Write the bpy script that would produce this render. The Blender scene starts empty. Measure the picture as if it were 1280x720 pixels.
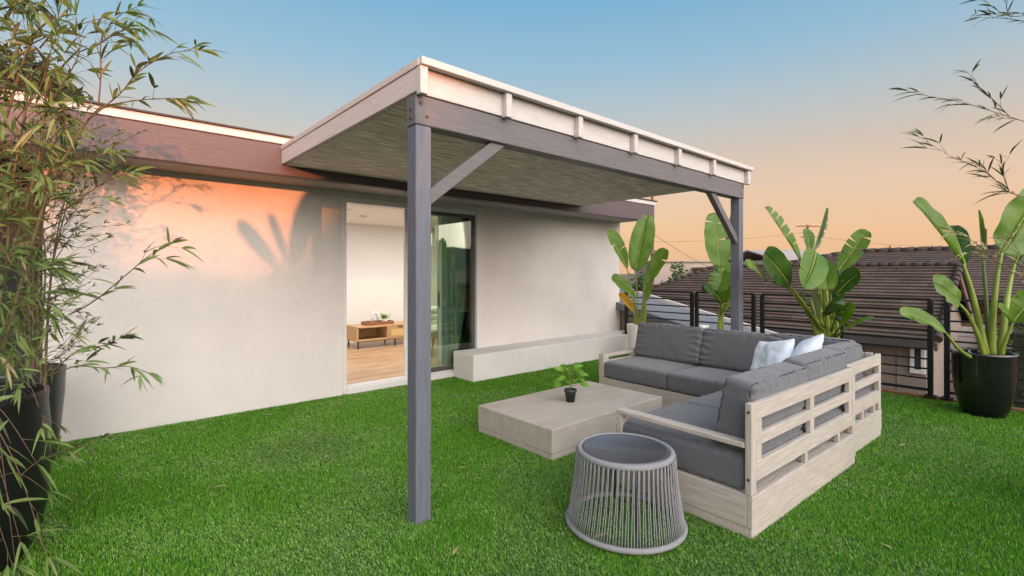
import bpy, bmesh, math, random
import numpy as np
from mathutils import Vector, Matrix, noise as mnoise

R = math.radians
random.seed(7)
rng = np.random.default_rng(11)
scene = bpy.context.scene
COL = scene.collection

# ------------------------------------------------------------------ camera
FPX, VH, CH = 611.0, 341.7, 1.4
ANG = math.atan(694 / 611)
CA, SA = math.cos(ANG), math.sin(ANG)
cam = bpy.data.cameras.new("camera")
cam.sensor_width = 36
cam.lens = FPX / 1280 * 36
cam.shift_y = -(360 - VH) / 1280
cam.clip_start = 0.05
cam.clip_end = 5000
camo = bpy.data.objects.new("camera", cam)
COL.objects.link(camo)
camo.location = (0, 0, CH)
camo.rotation_euler = (R(90), 0, -(math.pi / 2 - ANG))
scene.camera = camo

# ------------------------------------------------------------------ light
SUN_DIR = Vector((0.165, 1.0, -0.030)).normalized()      # the way the light travels
SUN_EL = math.asin(-SUN_DIR.z)
w = bpy.data.worlds.new("World")
scene.world = w
w.use_nodes = True
nt = w.node_tree
nt.nodes.clear()
def N(tree, kind, **kw):
    n = tree.nodes.new(kind)
    for k, v in kw.items():
        if k.startswith("i_"):
            n.inputs[k[2:].replace("_", " ")].default_value = v
        else:
            setattr(n, k, v)
    return n
out = N(nt, "ShaderNodeOutputWorld")
sky = N(nt, "ShaderNodeTexSky", sky_type="NISHITA", sun_disc=False)
sky.sun_elevation = SUN_EL
sky.sun_rotation = math.atan2(-SUN_DIR.x, -SUN_DIR.y)
sky.air_density = 1.2
sky.dust_density = 2.0
bg1 = N(nt, "ShaderNodeBackground")
bg1.inputs["Strength"].default_value = 0.05
nt.links.new(sky.outputs[0], bg1.inputs[0])
# clear dusk sky: orange at the horizon to blue overhead, brighter towards the set sun
tc = N(nt, "ShaderNodeTexCoord")
sep = N(nt, "ShaderNodeSeparateXYZ")
nt.links.new(tc.outputs["Generated"], sep.inputs[0])
ramp = N(nt, "ShaderNodeValToRGB")
cr = ramp.color_ramp
stops = [(0.0, (.86, .53, .31)), (.075, (.86, .55, .345)), (.16, (.78, .555, .42)), (.225, (.64, .53, .455)), (.30, (.46, .53, .575)),
         (.39, (.28, .49, .66)), (.50, (.16, .41, .64)), (1.0, (.16, .30, .50))]
cr.elements[0].position = 0; cr.elements[0].color = (*stops[0][1], 1)
cr.elements[1].position = 1; cr.elements[1].color = (*stops[-1][1], 1)
for p, c in stops[1:-1]:
    e = cr.elements.new(p); e.color = (*c, 1)
nt.links.new(sep.outputs[2], ramp.inputs[0])
bg2 = N(nt, "ShaderNodeBackground")
bg2.inputs["Strength"].default_value = 0.66
nt.links.new(ramp.outputs[0], bg2.inputs[0])
dot = N(nt, "ShaderNodeVectorMath", operation="DOT_PRODUCT")
gdir = Vector((-0.15, -1.0, 0.30)).normalized()
dot.inputs[1].default_value = gdir
nt.links.new(tc.outputs["Generated"], dot.inputs[0])
mx = N(nt, "ShaderNodeMath", operation="MAXIMUM"); mx.inputs[1].default_value = 0
nt.links.new(dot.outputs["Value"], mx.inputs[0])
pw = N(nt, "ShaderNodeMath", operation="POWER"); pw.inputs[1].default_value = 2.2
nt.links.new(mx.outputs[0], pw.inputs[0])
ml = N(nt, "ShaderNodeMath", operation="MULTIPLY"); ml.inputs[1].default_value = 3.75
nt.links.new(pw.outputs[0], ml.inputs[0])
bg3 = N(nt, "ShaderNodeBackground")
bg3.inputs["Color"].default_value = (1.0, .93, .88, 1)
nt.links.new(ml.outputs[0], bg3.inputs["Strength"])
ad1 = N(nt, "ShaderNodeAddShader"); ad2 = N(nt, "ShaderNodeAddShader")
nt.links.new(bg1.outputs[0], ad1.inputs[0]); nt.links.new(bg2.outputs[0], ad1.inputs[1])
nt.links.new(ad1.outputs[0], ad2.inputs[0]); nt.links.new(bg3.outputs[0], ad2.inputs[1])
nt.links.new(ad2.outputs[0], out.inputs[0])

sl = bpy.data.lights.new("sun", "SUN")
sl.energy = 2.9
sl.angle = R(0.6)
sl.color = (1.0, 0.29, 0.10)
so = bpy.data.objects.new("sun", sl)
COL.objects.link(so)
so.rotation_euler = SUN_DIR.to_track_quat("-Z", "Y").to_euler()
so.location = (0, -10, 8)

scene.view_settings.view_transform = "Standard"
scene.view_settings.look = "None"
scene.view_settings.exposure = 0.5
scene.view_settings.gamma = 1.0
scene.view_settings.use_curve_mapping = False
scene.render.engine = "CYCLES"
scene.cycles.max_bounces = 8
scene.cycles.transparent_max_bounces = 12
scene.cycles.sample_clamp_indirect = 6
scene.cycles.use_denoising = True

# ------------------------------------------------------------------ helpers
def P(u, v, d):
    """a sight line of the photograph at depth d, as a point of the place"""
    r = d * (u - 640) / FPX
    return Vector((d * CA + r * SA, d * SA - r * CA, CH - (v - VH) * d / FPX))
def onX(u, v, X):
    k = (u - 640) / FPX
    Y = X * (SA - k * CA) / (CA + k * SA); d = X * CA + Y * SA
    return Vector((X, Y, CH - (v - VH) * d / FPX))

ORIGIN = {}
def root(name, loc, label, cat, group=None):
    o = bpy.data.objects.new(name, None)
    o.empty_display_size = .2
    COL.objects.link(o)
    o.location = loc
    ORIGIN[o] = Vector(loc)
    o["label"] = label; o["category"] = cat
    if group: o["group"] = group
    return o
def tag(o, label, cat, group=None):
    o["label"] = label; o["category"] = cat
    if group: o["group"] = group
    return o

class MB:
    """collects shapes in one bmesh and links it as ONE object"""
    def __init__(s, xf=None):
        s.bm = bmesh.new(); s.xf = xf
        s.uv = s.bm.loops.layers.uv.new("UVMap")
        s.col = None
    def box(s, x0, x1, y0, y1, z0, z1, bev=.003, M=None):
        r = bmesh.ops.create_cube(s.bm, size=1)
        T = Matrix.Translation(((x0 + x1) / 2, (y0 + y1) / 2, (z0 + z1) / 2)) @ Matrix.Diagonal((abs(x1 - x0), abs(y1 - y0), abs(z1 - z0), 1))
        if M: T = M @ T
        vs = r["verts"]
        bmesh.ops.transform(s.bm, matrix=T, verts=vs)
        if bev:
            es = list({e for v in vs for e in v.link_edges})
            bmesh.ops.bevel(s.bm, geom=es, offset=bev, segments=1, affect="EDGES", clamp_overlap=True)
        return s
    def beam(s, a, b, w, h, bev=.003, up=(0, 0, 1)):
        a = Vector(a); b = Vector(b); d = b - a; L = d.length; z = d.normalized()
        up = Vector(up); x = up.cross(z)
        if x.length < 1e-4: x = Vector((1, 0, 0))
        x.normalize(); y = z.cross(x)
        M = Matrix((( x.x, y.x, z.x, a.x), (x.y, y.y, z.y, a.y), (x.z, y.z, z.z, a.z), (0, 0, 0, 1)))
        return s.box(-w / 2, w / 2, -h / 2, h / 2, 0, L, bev, M)
    def tube(s, pts, rad, n=8, cap=True):
        pts = [Vector(p) for p in pts]
        m = len(pts)
        rads = rad if isinstance(rad, (list, tuple)) else [rad] * m
        rings = []; prev = None
        for i, p in enumerate(pts):
            t = (pts[min(i + 1, m - 1)] - pts[max(i - 1, 0)])
            if t.length < 1e-9: t = Vector((0, 0, 1))
            t.normalize()
            if prev is None:
                x = t.orthogonal().normalized()
            else:
                x = prev - t * prev.dot(t)
                x = x.normalized() if x.length > 1e-6 else t.orthogonal().normalized()
            prev = x; y = t.cross(x)
            rings.append([s.bm.verts.new(p + (x * math.cos(2 * math.pi * k / n) + y * math.sin(2 * math.pi * k / n)) * rads[i]) for k in range(n)])
        for i in range(m - 1):
            for k in range(n):
                f = s.bm.faces.new((rings[i][k], rings[i][(k + 1) % n], rings[i + 1][(k + 1) % n], rings[i + 1][k]))
                f.smooth = True
                us = (i / (m - 1), i / (m - 1), (i + 1) / (m - 1), (i + 1) / (m - 1))
                for l, uu in zip(f.loops, us): l[s.uv].uv = (uu, 0)
        if cap and n > 2:
            s.bm.faces.new(rings[0][::-1]); s.bm.faces.new(rings[-1])
        return s
    def lathe(s, prof, c=(0, 0, 0), n=48, smooth=True):
        c = Vector(c); rings = []
        for r, z in prof:
            rings.append([s.bm.verts.new(c + Vector((r * math.cos(2 * math.pi * k / n), r * math.sin(2 * math.pi * k / n), z))) for k in range(n)])
        for i in range(len(prof) - 1):
            for k in range(n):
                f = s.bm.faces.new((rings[i][k], rings[i][(k + 1) % n], rings[i + 1][(k + 1) % n], rings[i + 1][k])); f.smooth = smooth
        if prof[0][0] > 1e-5: s.bm.faces.new(rings[0][::-1])
        if prof[-1][0] > 1e-5: s.bm.faces.new(rings[-1])
        return s
    def torus(s, c, Rr, r, n=64, m=10):
        c = Vector(c)
        rings = []
        for i in range(n):
            a = 2 * math.pi * i / n
            rings.append([s.bm.verts.new(c + Vector(((Rr + r * math.cos(b)) * math.cos(a), (Rr + r * math.cos(b)) * math.sin(a), r * math.sin(b)))) for b in [2 * math.pi * j / m for j in range(m)]])
        for i in range(n):
            for j in range(m):
                f = s.bm.faces.new((rings[i][j], rings[(i + 1) % n][j], rings[(i + 1) % n][(j + 1) % m], rings[i][(j + 1) % m])); f.smooth = True
        return s
    def poly(s, pts, thick=0, direction=(0, 0, -1)):
        vs = [s.bm.verts.new(Vector(p)) for p in pts]
        f = s.bm.faces.new(vs)
        if thick:
            d = Vector(direction) * thick
            v2 = [s.bm.verts.new(v.co + d) for v in vs]
            s.bm.faces.new(v2[::-1])
            n = len(vs)
            for i in range(n):
                s.bm.faces.new((vs[i], v2[i], v2[(i + 1) % n], vs[(i + 1) % n]))
        return s
    def cushion(s, x0, x1, y0, y1, z0, z1, r=.05, puff=.02, wr=.006, M=None, seed=0, cuts=14, taper=0, crease=.004):
        """a stuffed box cushion: rounded edges, bulging faces, soft creases"""
        nv0 = len(s.bm.verts); n = cuts; seen = []; cache = {}
        def vert(a, b, c_):
            k = (a, b, c_)
            if k not in cache:
                cache[k] = s.bm.verts.new((a / n * 2 - 1, b / n * 2 - 1, c_ / n * 2 - 1)); seen.append(cache[k])
            return cache[k]
        for a in range(n):
            for b in range(n):
                for e in (0, n):
                    for ax in range(3):
                        q = []
                        for (i, j) in ((a, b), (a + 1, b), (a + 1, b + 1), (a, b + 1)):
                            t = [i, j]; t.insert(ax, e); q.append(vert(*t))
                        s.bm.faces.new(q)
        c = Vector(((x0 + x1) / 2, (y0 + y1) / 2, (z0 + z1) / 2)); hs = Vector(((x1 - x0) / 2, (y1 - y0) / 2, (z1 - z0) / 2))
        for v in seen:
            u = v.co.copy()
            p = Vector([u[i] * hs[i] for i in range(3)])
            inner = Vector([max(-(hs[i] - r), min(hs[i] - r, p[i])) for i in range(3)])
            d = p - inner
            if d.length > 1e-9: p = inner + d.normalized() * r
            for i in range(3):
                if abs(abs(u[i]) - 1) < 1e-5:
                    a, b = [j for j in range(3) if j != i]
                    p[i] += math.copysign(puff * (hs[i] < max(hs) * .9 and 1 or .5) * (1 - u[a] ** 2) * (1 - u[b] ** 2), u[i])
            q = p * 4.0 + Vector((seed * 3.1, seed * 1.7, seed))
            nz = mnoise.noise(q) + .5 * mnoise.noise(q * 2.6)
            p += p.normalized() * nz * wr
            # gathered creases running in from the piping of the narrow faces
            thin = min(range(3), key=lambda i: hs[i]); wide = [i for i in range(3) if i != thin]
            e0, e1 = abs(u[wide[0]]), abs(u[wide[1]])
            k_ = max(0, e0 - .55) / .45
            p[thin] += crease * 1.6 * k_ * math.sin(p[wide[1]] * 95 + 3 * mnoise.noise(q * 2) + seed) * (u[thin])
            k_ = max(0, e1 - .55) / .45
            p[thin] += crease * k_ * math.sin(p[wide[0]] * 70 + 4 * mnoise.noise(q * 2) + seed * 2) * (u[thin])
            if taper: p.y *= 1 + taper * (-p.z / hs.z)
            p = p + c
            v.co = M @ p if M else p
        for f in {f for v in seen for f in v.link_faces}: f.smooth = True
        return s
    def build(s, name, mat, parent=None, kind=None, smooth=None, recalc=True):
        if s.xf: bmesh.ops.transform(s.bm, matrix=s.xf, verts=s.bm.verts)
        if recalc: bmesh.ops.recalc_face_normals(s.bm, faces=s.bm.faces)
        org = ORIGIN.get(parent, Vector((0, 0, 0))) if parent else None
        if parent is None:
            xs = [v.co for v in s.bm.verts]
            mn = Vector([min(v[i] for v in xs) for i in range(3)]); mxx = Vector([max(v[i] for v in xs) for i in range(3)])
            org = Vector(((mn.x + mxx.x) / 2, (mn.y + mxx.y) / 2, mn.z))
        bmesh.ops.translate(s.bm, vec=-org, verts=s.bm.verts)
        me = bpy.data.meshes.new(name)
        s.bm.to_mesh(me); s.bm.free()
        if smooth:
            me.polygons.foreach_set("use_smooth", [True] * len(me.polygons))
        me.materials.append(mat)
        o = bpy.data.objects.new(name, me)
        COL.objects.link(o)
        if parent: o.parent = parent
        else: o.location = org
        ORIGIN[o] = org
        if kind: o["kind"] = kind
        return o

# ------------------------------------------------------------------ materials
def mat(name, col, rough=.6, var=.12, scale=6, stretch=(1, 1, 1), bump=0, bscale=60, bstretch=None, spec=.5, metal=0, coat=0,
        col2=None, detail=5, ramp=(.3, .7), world=False, sheen=0, trans=0):
    m = bpy.data.materials.new(name); m.use_nodes = True
    t = m.node_tree; b = t.nodes["Principled BSDF"]
    b.inputs["Roughness"].default_value = rough
    b.inputs["Metallic"].default_value = metal
    b.inputs["Specular IOR Level"].default_value = spec
    b.inputs["Coat Weight"].default_value = coat
    b.inputs["Sheen Weight"].default_value = sheen
    if world:
        g = N(t, "ShaderNodeNewGeometry"); co = g.outputs["Position"]
    else:
        g = N(t, "ShaderNodeTexCoord"); co = g.outputs["Object"]
    mp = N(t, "ShaderNodeMapping"); mp.inputs["Scale"].default_value = stretch
    t.links.new(co, mp.inputs[0])
    nz = N(t, "ShaderNodeTexNoise"); nz.inputs["Scale"].default_value = scale; nz.inputs["Detail"].default_value = detail
    nz.inputs["Roughness"].default_value = .6
    t.links.new(mp.outputs[0], nz.inputs["Vector"])
    cr = N(t, "ShaderNodeValToRGB")
    c = Vector(col)
    lo = c * (1 - var); hi = Vector(col2) if col2 else c * (1 + var)
    cr.color_ramp.elements[0].position = ramp[0]; cr.color_ramp.elements[1].position = ramp[1]
    cr.color_ramp.elements[0].color = (*lo, 1); cr.color_ramp.elements[1].color = (*[min(1, x) for x in hi], 1)
    t.links.new(nz.outputs["Fac"], cr.inputs[0])
    t.links.new(cr.outputs[0], b.inputs["Base Color"])
    if bump:
        mp2 = N(t, "ShaderNodeMapping"); mp2.inputs["Scale"].default_value = bstretch or stretch
        t.links.new(co, mp2.inputs[0])
        n2 = N(t, "ShaderNodeTexNoise"); n2.inputs["Scale"].default_value = bscale; n2.inputs["Detail"].default_value = 4
        t.links.new(mp2.outputs[0], n2.inputs["Vector"])
        bp = N(t, "ShaderNodeBump"); bp.inputs["Strength"].default_value = bump; bp.inputs["Distance"].default_value = .01
        t.links.new(n2.outputs["Fac"], bp.inputs["Height"])
        t.links.new(bp.outputs[0], b.inputs["Normal"])
    return m

M = {}
M["stucco"] = mat("stucco", (.67, .62, .585), .9, .045, 1.6, bump=.55, bscale=95, spec=.2)
M["plinth"] = mat("plinth_stucco", (.66, .625, .59), .9, .07, 3, bump=.5, bscale=80, spec=.2)
M["grey_x"] = mat("grey_paint_x", (.130, .113, .116), .5, .16, 5, (1, 14, 14), bump=.35, bscale=10, bstretch=(1, 18, 18))
M["grey_y"] = mat("grey_paint_y", (.130, .113, .116), .5, .16, 5, (14, 1, 14), bump=.3, bscale=10)
M["grey_z"] = mat("grey_paint_z", (.115, .120, .150), .5, .16, 5, (14, 14, 1), bump=.35, bscale=10, bstretch=(18, 18, 1))
M["white_x"] = mat("white_paint_x", (.54, .49, .46), .55, .08, 5, (1, 10, 10), bump=.2, bscale=12)
M["white_y"] = mat("white_paint_y", (.52, .475, .455), .55, .08, 5, (10, 1, 10), bump=.2, bscale=12)
M["ceil"] = mat("weathered_ceiling_board", (.66, .575, .51), .7, .5, 4.5, (.9, 14, 1), bump=.3, bscale=8, bstretch=(1, 16, 1), detail=8, ramp=(.4, .62))
M["shingle"] = mat("roof_shingle", (.07, .055, .05), .9, .3, 20, bump=.6, bscale=60)
M["trimwhite"] = mat("door_trim_white", (.66, .63, .61), .45, .04, 4)
M["black"] = mat("black_metal", (.009, .009, .010), .6, .2, 10, spec=.35)
M["coping"] = mat("terracotta_coping", (.20, .07, .03), .8, .25, 8, bump=.3)
M["taupe_x"] = mat("washed_wood_x", (.43, .375, .33), .6, .17, 4, (1.2, 16, 16), bump=.2, bscale=9, detail=7)
M["taupe_y"] = mat("washed_wood_y", (.44, .388, .342), .6, .17, 4, (16, 1.2, 16), bump=.2, bscale=9, detail=7)
M["taupe_z"] = mat("washed_wood_z", (.43, .375, .33), .6, .14, 4, (16, 16, 1.2), bump=.2, bscale=9, detail=7)
M["table"] = mat("concrete_coffee_table", (.41, .355, .31), .55, .13, 2.6, (1, 3.5, 3), bump=.12, bscale=30, detail=8)
M["fabric"] = mat("charcoal_fabric", (.115, .117, .128), .95, .28, 160, bump=.35, bscale=420, spec=.15, sheen=.25)
M["seam"] = mat("charcoal_piping", (.06, .058, .06), .9, .2, 100, spec=.15)
M["pillow"] = mat("pale_blue_cotton", (.62, .68, .77), .9, .05, 30, bump=.2, bscale=300, spec=.15, sheen=.2)
M["rope"] = mat("grey_rope", (.29, .285, .295), .85, .22, 240, (1, 1, 1), bump=.7, bscale=420, spec=.2)
M["glassgrey"] = mat("smoked_table_glass", (.065, .072, .09), .36, .05, 3, spec=.6)
M["darkmetal"] = mat("dark_table_metal", (.045, .045, .052), .4, .1, 8)
M["urn"] = mat("black_glazed_ceramic", (.006, .006, .006), .10, .2, 6, spec=.6, coat=.5, bump=.04, bscale=7)
M["urnmatte"] = mat("black_matte_ceramic", (.008, .008, .008), .42, .2, 6, spec=.35)
M["urn2"] = mat("charcoal_ceramic", (.03, .03, .034), .3, .2, 6, spec=.5)
M["whitepot"] = mat("white_ceramic", (.66, .64, .62), .4, .05, 6)
M["soil"] = mat("potting_soil", (.03, .02, .013), .95, .4, 40, bump=.8, bscale=60)
M["plasticpot"] = mat("black_plastic_pot", (.03, .03, .032), .5, .1, 12)

def leaf_mat(name, c1, c2, rough=.38, veins=True, transl=.28, vs=34):
    m = bpy.data.materials.new(name); m.use_nodes = True
    t = m.node_tree; b = t.nodes["Principled BSDF"]; o = t.nodes["Material Output"]
    b.inputs["Roughness"].default_value = rough
    b.inputs["Specular IOR Level"].default_value = .4
    g = N(t, "ShaderNodeTexCoord")
    nz = N(t, "ShaderNodeTexNoise"); nz.inputs["Scale"].default_value = 5; nz.inputs["Detail"].default_value = 4
    t.links.new(g.outputs["Object"], nz.inputs["Vector"])
    cr = N(t, "ShaderNodeValToRGB")
    cr.color_ramp.elements[0].position = .32; cr.color_ramp.elements[1].position = .68
    cr.color_ramp.elements[0].color = (*c1, 1); cr.color_ramp.elements[1].color = (*c2, 1)
    t.links.new(nz.outputs["Fac"], cr.inputs[0])
    colour = cr.outputs[0]
    if veins:
        uvn = N(t, "ShaderNodeUVMap"); sp = N(t, "ShaderNodeSeparateXYZ")
        t.links.new(uvn.outputs[0], sp.inputs[0])
        # ribs leave the midrib at a slant: stripes of  (u - .25*|v|)
        ab = N(t, "ShaderNodeMath", operation="ABSOLUTE"); t.links.new(sp.outputs[1], ab.inputs[0])
        m1 = N(t, "ShaderNodeMath", operation="MULTIPLY_ADD"); m1.inputs[1].default_value = -.12
        t.links.new(ab.outputs[0], m1.inputs[0]); t.links.new(sp.outputs[0], m1.inputs[2])
        cb = N(t, "ShaderNodeCombineXYZ"); t.links.new(m1.outputs[0], cb.inputs[0])
        n1 = N(t, "ShaderNodeTexNoise"); n1.noise_dimensions = "3D"; n1.inputs["Scale"].default_value = vs * 2.2; n1.inputs["Detail"].default_value = 3
        t.links.new(cb.outputs[0], n1.inputs["Vector"])
        mixc = N(t, "ShaderNodeMix", data_type="RGBA", blend_type="MULTIPLY")
        r2 = N(t, "ShaderNodeValToRGB")
        r2.color_ramp.elements[0].position = .35; r2.color_ramp.elements[1].position = .65
        r2.color_ramp.elements[0].color = (.66, .70, .6, 1); r2.color_ramp.elements[1].color = (1.15, 1.12, 1.1, 1)
        t.links.new(n1.outputs["Fac"], r2.inputs[0])
        mixc.inputs[0].default_value = 1
        t.links.new(colour, mixc.inputs[6]); t.links.new(r2.outputs[0], mixc.inputs[7])
        colour = mixc.outputs[2]
        bp = N(t, "ShaderNodeBump"); bp.inputs["Strength"].default_value = .35; bp.inputs["Distance"].default_value = .01
        t.links.new(n1.outputs["Fac"], bp.inputs["Height"]); t.links.new(bp.outputs[0], b.inputs["Normal"])
    if veins:
        ne = N(t, "ShaderNodeTexNoise"); ne.inputs["Scale"].default_value = 9; t.links.new(g.outputs["Object"], ne.inputs["Vector"])
        ma = N(t, "ShaderNodeMath", operation="MULTIPLY_ADD"); ma.inputs[1].default_value = .22
        t.links.new(ne.outputs["Fac"], ma.inputs[0]); t.links.new(ab.outputs[0], ma.inputs[2])
        mr = N(t, "ShaderNodeMapRange"); mr.inputs["From Min"].default_value = 1.10; mr.inputs["From Max"].default_value = 1.15
        t.links.new(ma.outputs[0], mr.inputs["Value"])
        mb_ = N(t, "ShaderNodeMix", data_type="RGBA"); t.links.new(mr.outputs[0], mb_.inputs[0])
        t.links.new(colour, mb_.inputs[6]); mb_.inputs[7].default_value = (.20, .12, .04, 1)
        colour = mb_.outputs[2]
    t.links.new(colour, b.inputs["Base Color"])
    tr = N(t, "ShaderNodeBsdfTranslucent")
    hs = N(t, "ShaderNodeHueSaturation"); hs.inputs["Value"].default_value = 1.5; hs.inputs["Saturation"].default_value = 1.1
    t.links.new(colour, hs.inputs["Color"]); t.links.new(hs.outputs[0], tr.inputs[0])
    ms = N(t, "ShaderNodeMixShader"); ms.inputs[0].default_value = transl
    t.links.new(b.outputs[0], ms.inputs[1]); t.links.new(tr.outputs[0], ms.inputs[2])
    t.links.new(ms.outputs[0], o.inputs[0])
    return m
M["leaf"] = leaf_mat("paddle_leaf", (.078, .165, .016), (.145, .245, .03))
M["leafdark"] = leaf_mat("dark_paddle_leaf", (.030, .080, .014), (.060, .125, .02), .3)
M["leafpale"] = leaf_mat("pale_paddle_leaf", (.13, .19, .075), (.19, .24, .10))
M["leafyellow"] = leaf_mat("yellow_paddle_leaf", (.42, .20, .02), (.55, .30, .03))
M["stalk"] = leaf_mat("leaf_stalk", (.16, .22, .035), (.26, .30, .05), .4, False, .05)
M["rib"] = leaf_mat("leaf_rib", (.22, .28, .06), (.30, .34, .09), .4, False, .05)
M["bleaf"] = leaf_mat("bamboo_leaf", (.13, .20, .05), (.22, .285, .09), .5, False, .3)
M["bleafdark"] = leaf_mat("bamboo_leaf_dark", (.045, .062, .020), (.085, .10, .034), .5, False, .25)
M["bleafdry"] = leaf_mat("bamboo_leaf_dry", (.36, .29, .14), (.30, .28, .12), .7, False, .25)
M["culm"] = mat("bamboo_culm", (.13, .10, .045), .5, .35, 12)
M["twig"] = mat("bamboo_twig", (.15, .09, .05), .7, .3, 30)

# ------------------------------------------------------------------ ground
g = MB(); g.poly([(-2500, -2500, -3.2), (2500, -2500, -3.2), (2500, 2500, -3.2), (-2500, 2500, -3.2)])
g.build("ground", mat("dry_ground", (.12, .095, .07), .95, .25, .15, bump=.3, bscale=3), kind="structure")
# unseen ridge added behind the camera, stepped to block the low sun
g = MB()
nx = 240
prevr = None
for i in range(nx + 1):
    x = -150 + 250 * i / nx
    q_ = min(1, max(0, (x + 8.8) / 1.8))
    h = 3.62 + 2.4 * q_ * q_ * (3 - 2 * q_) + .16 * math.sin(x * .33) + .10 * math.sin(x * .9 + 1) + .07 * math.sin(x * 2.1)
    ring = [g.bm.verts.new((x, y, z)) for y, z in ((-85, -3.2), (-66, h - .9), (-60, h), (-54, h - .9), (-38, -3.2))]
    if prevr:
        for k in range(4): g.bm.faces.new((prevr[k], prevr[k + 1], ring[k + 1], ring[k])).smooth = True
    prevr = ring
g.build("sun_block_ridge", mat("sun_block_scrub", (.07, .075, .04), .95, .3, .8), kind="structure")

# deck the lawn lies on, and the lawn backing
DX0, DX1, DY0, DY1 = -3.0, 7.16, -4.0, 5.56
g = MB(); g.box(DX0, DX1 + .06, DY0, DY1, -3.2, -.03, 0)
g.build("deck", mat("deck_stucco", (.45, .40, .36), .9, .1, 4, bump=.3), kind="structure")
g = MB(); g.poly([(DX0, DY0, -.012), (DX1, DY0, -.012), (DX1, DY1 - .02, -.012), (DX0, DY1 - .02, -.012)])
g.build("lawn", mat("turf_backing", (.018, .05, .010), .95, .3, 60, bump=.6, bscale=150), kind="structure")
g = MB(); g.box(7.165, 7.27, DY0, 5.06, -.02, .012, .003)
tag(g.build("edge_coping", M["coping"]), "terracotta brown coping strip along the lawn edge under the black railing", "coping")

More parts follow.
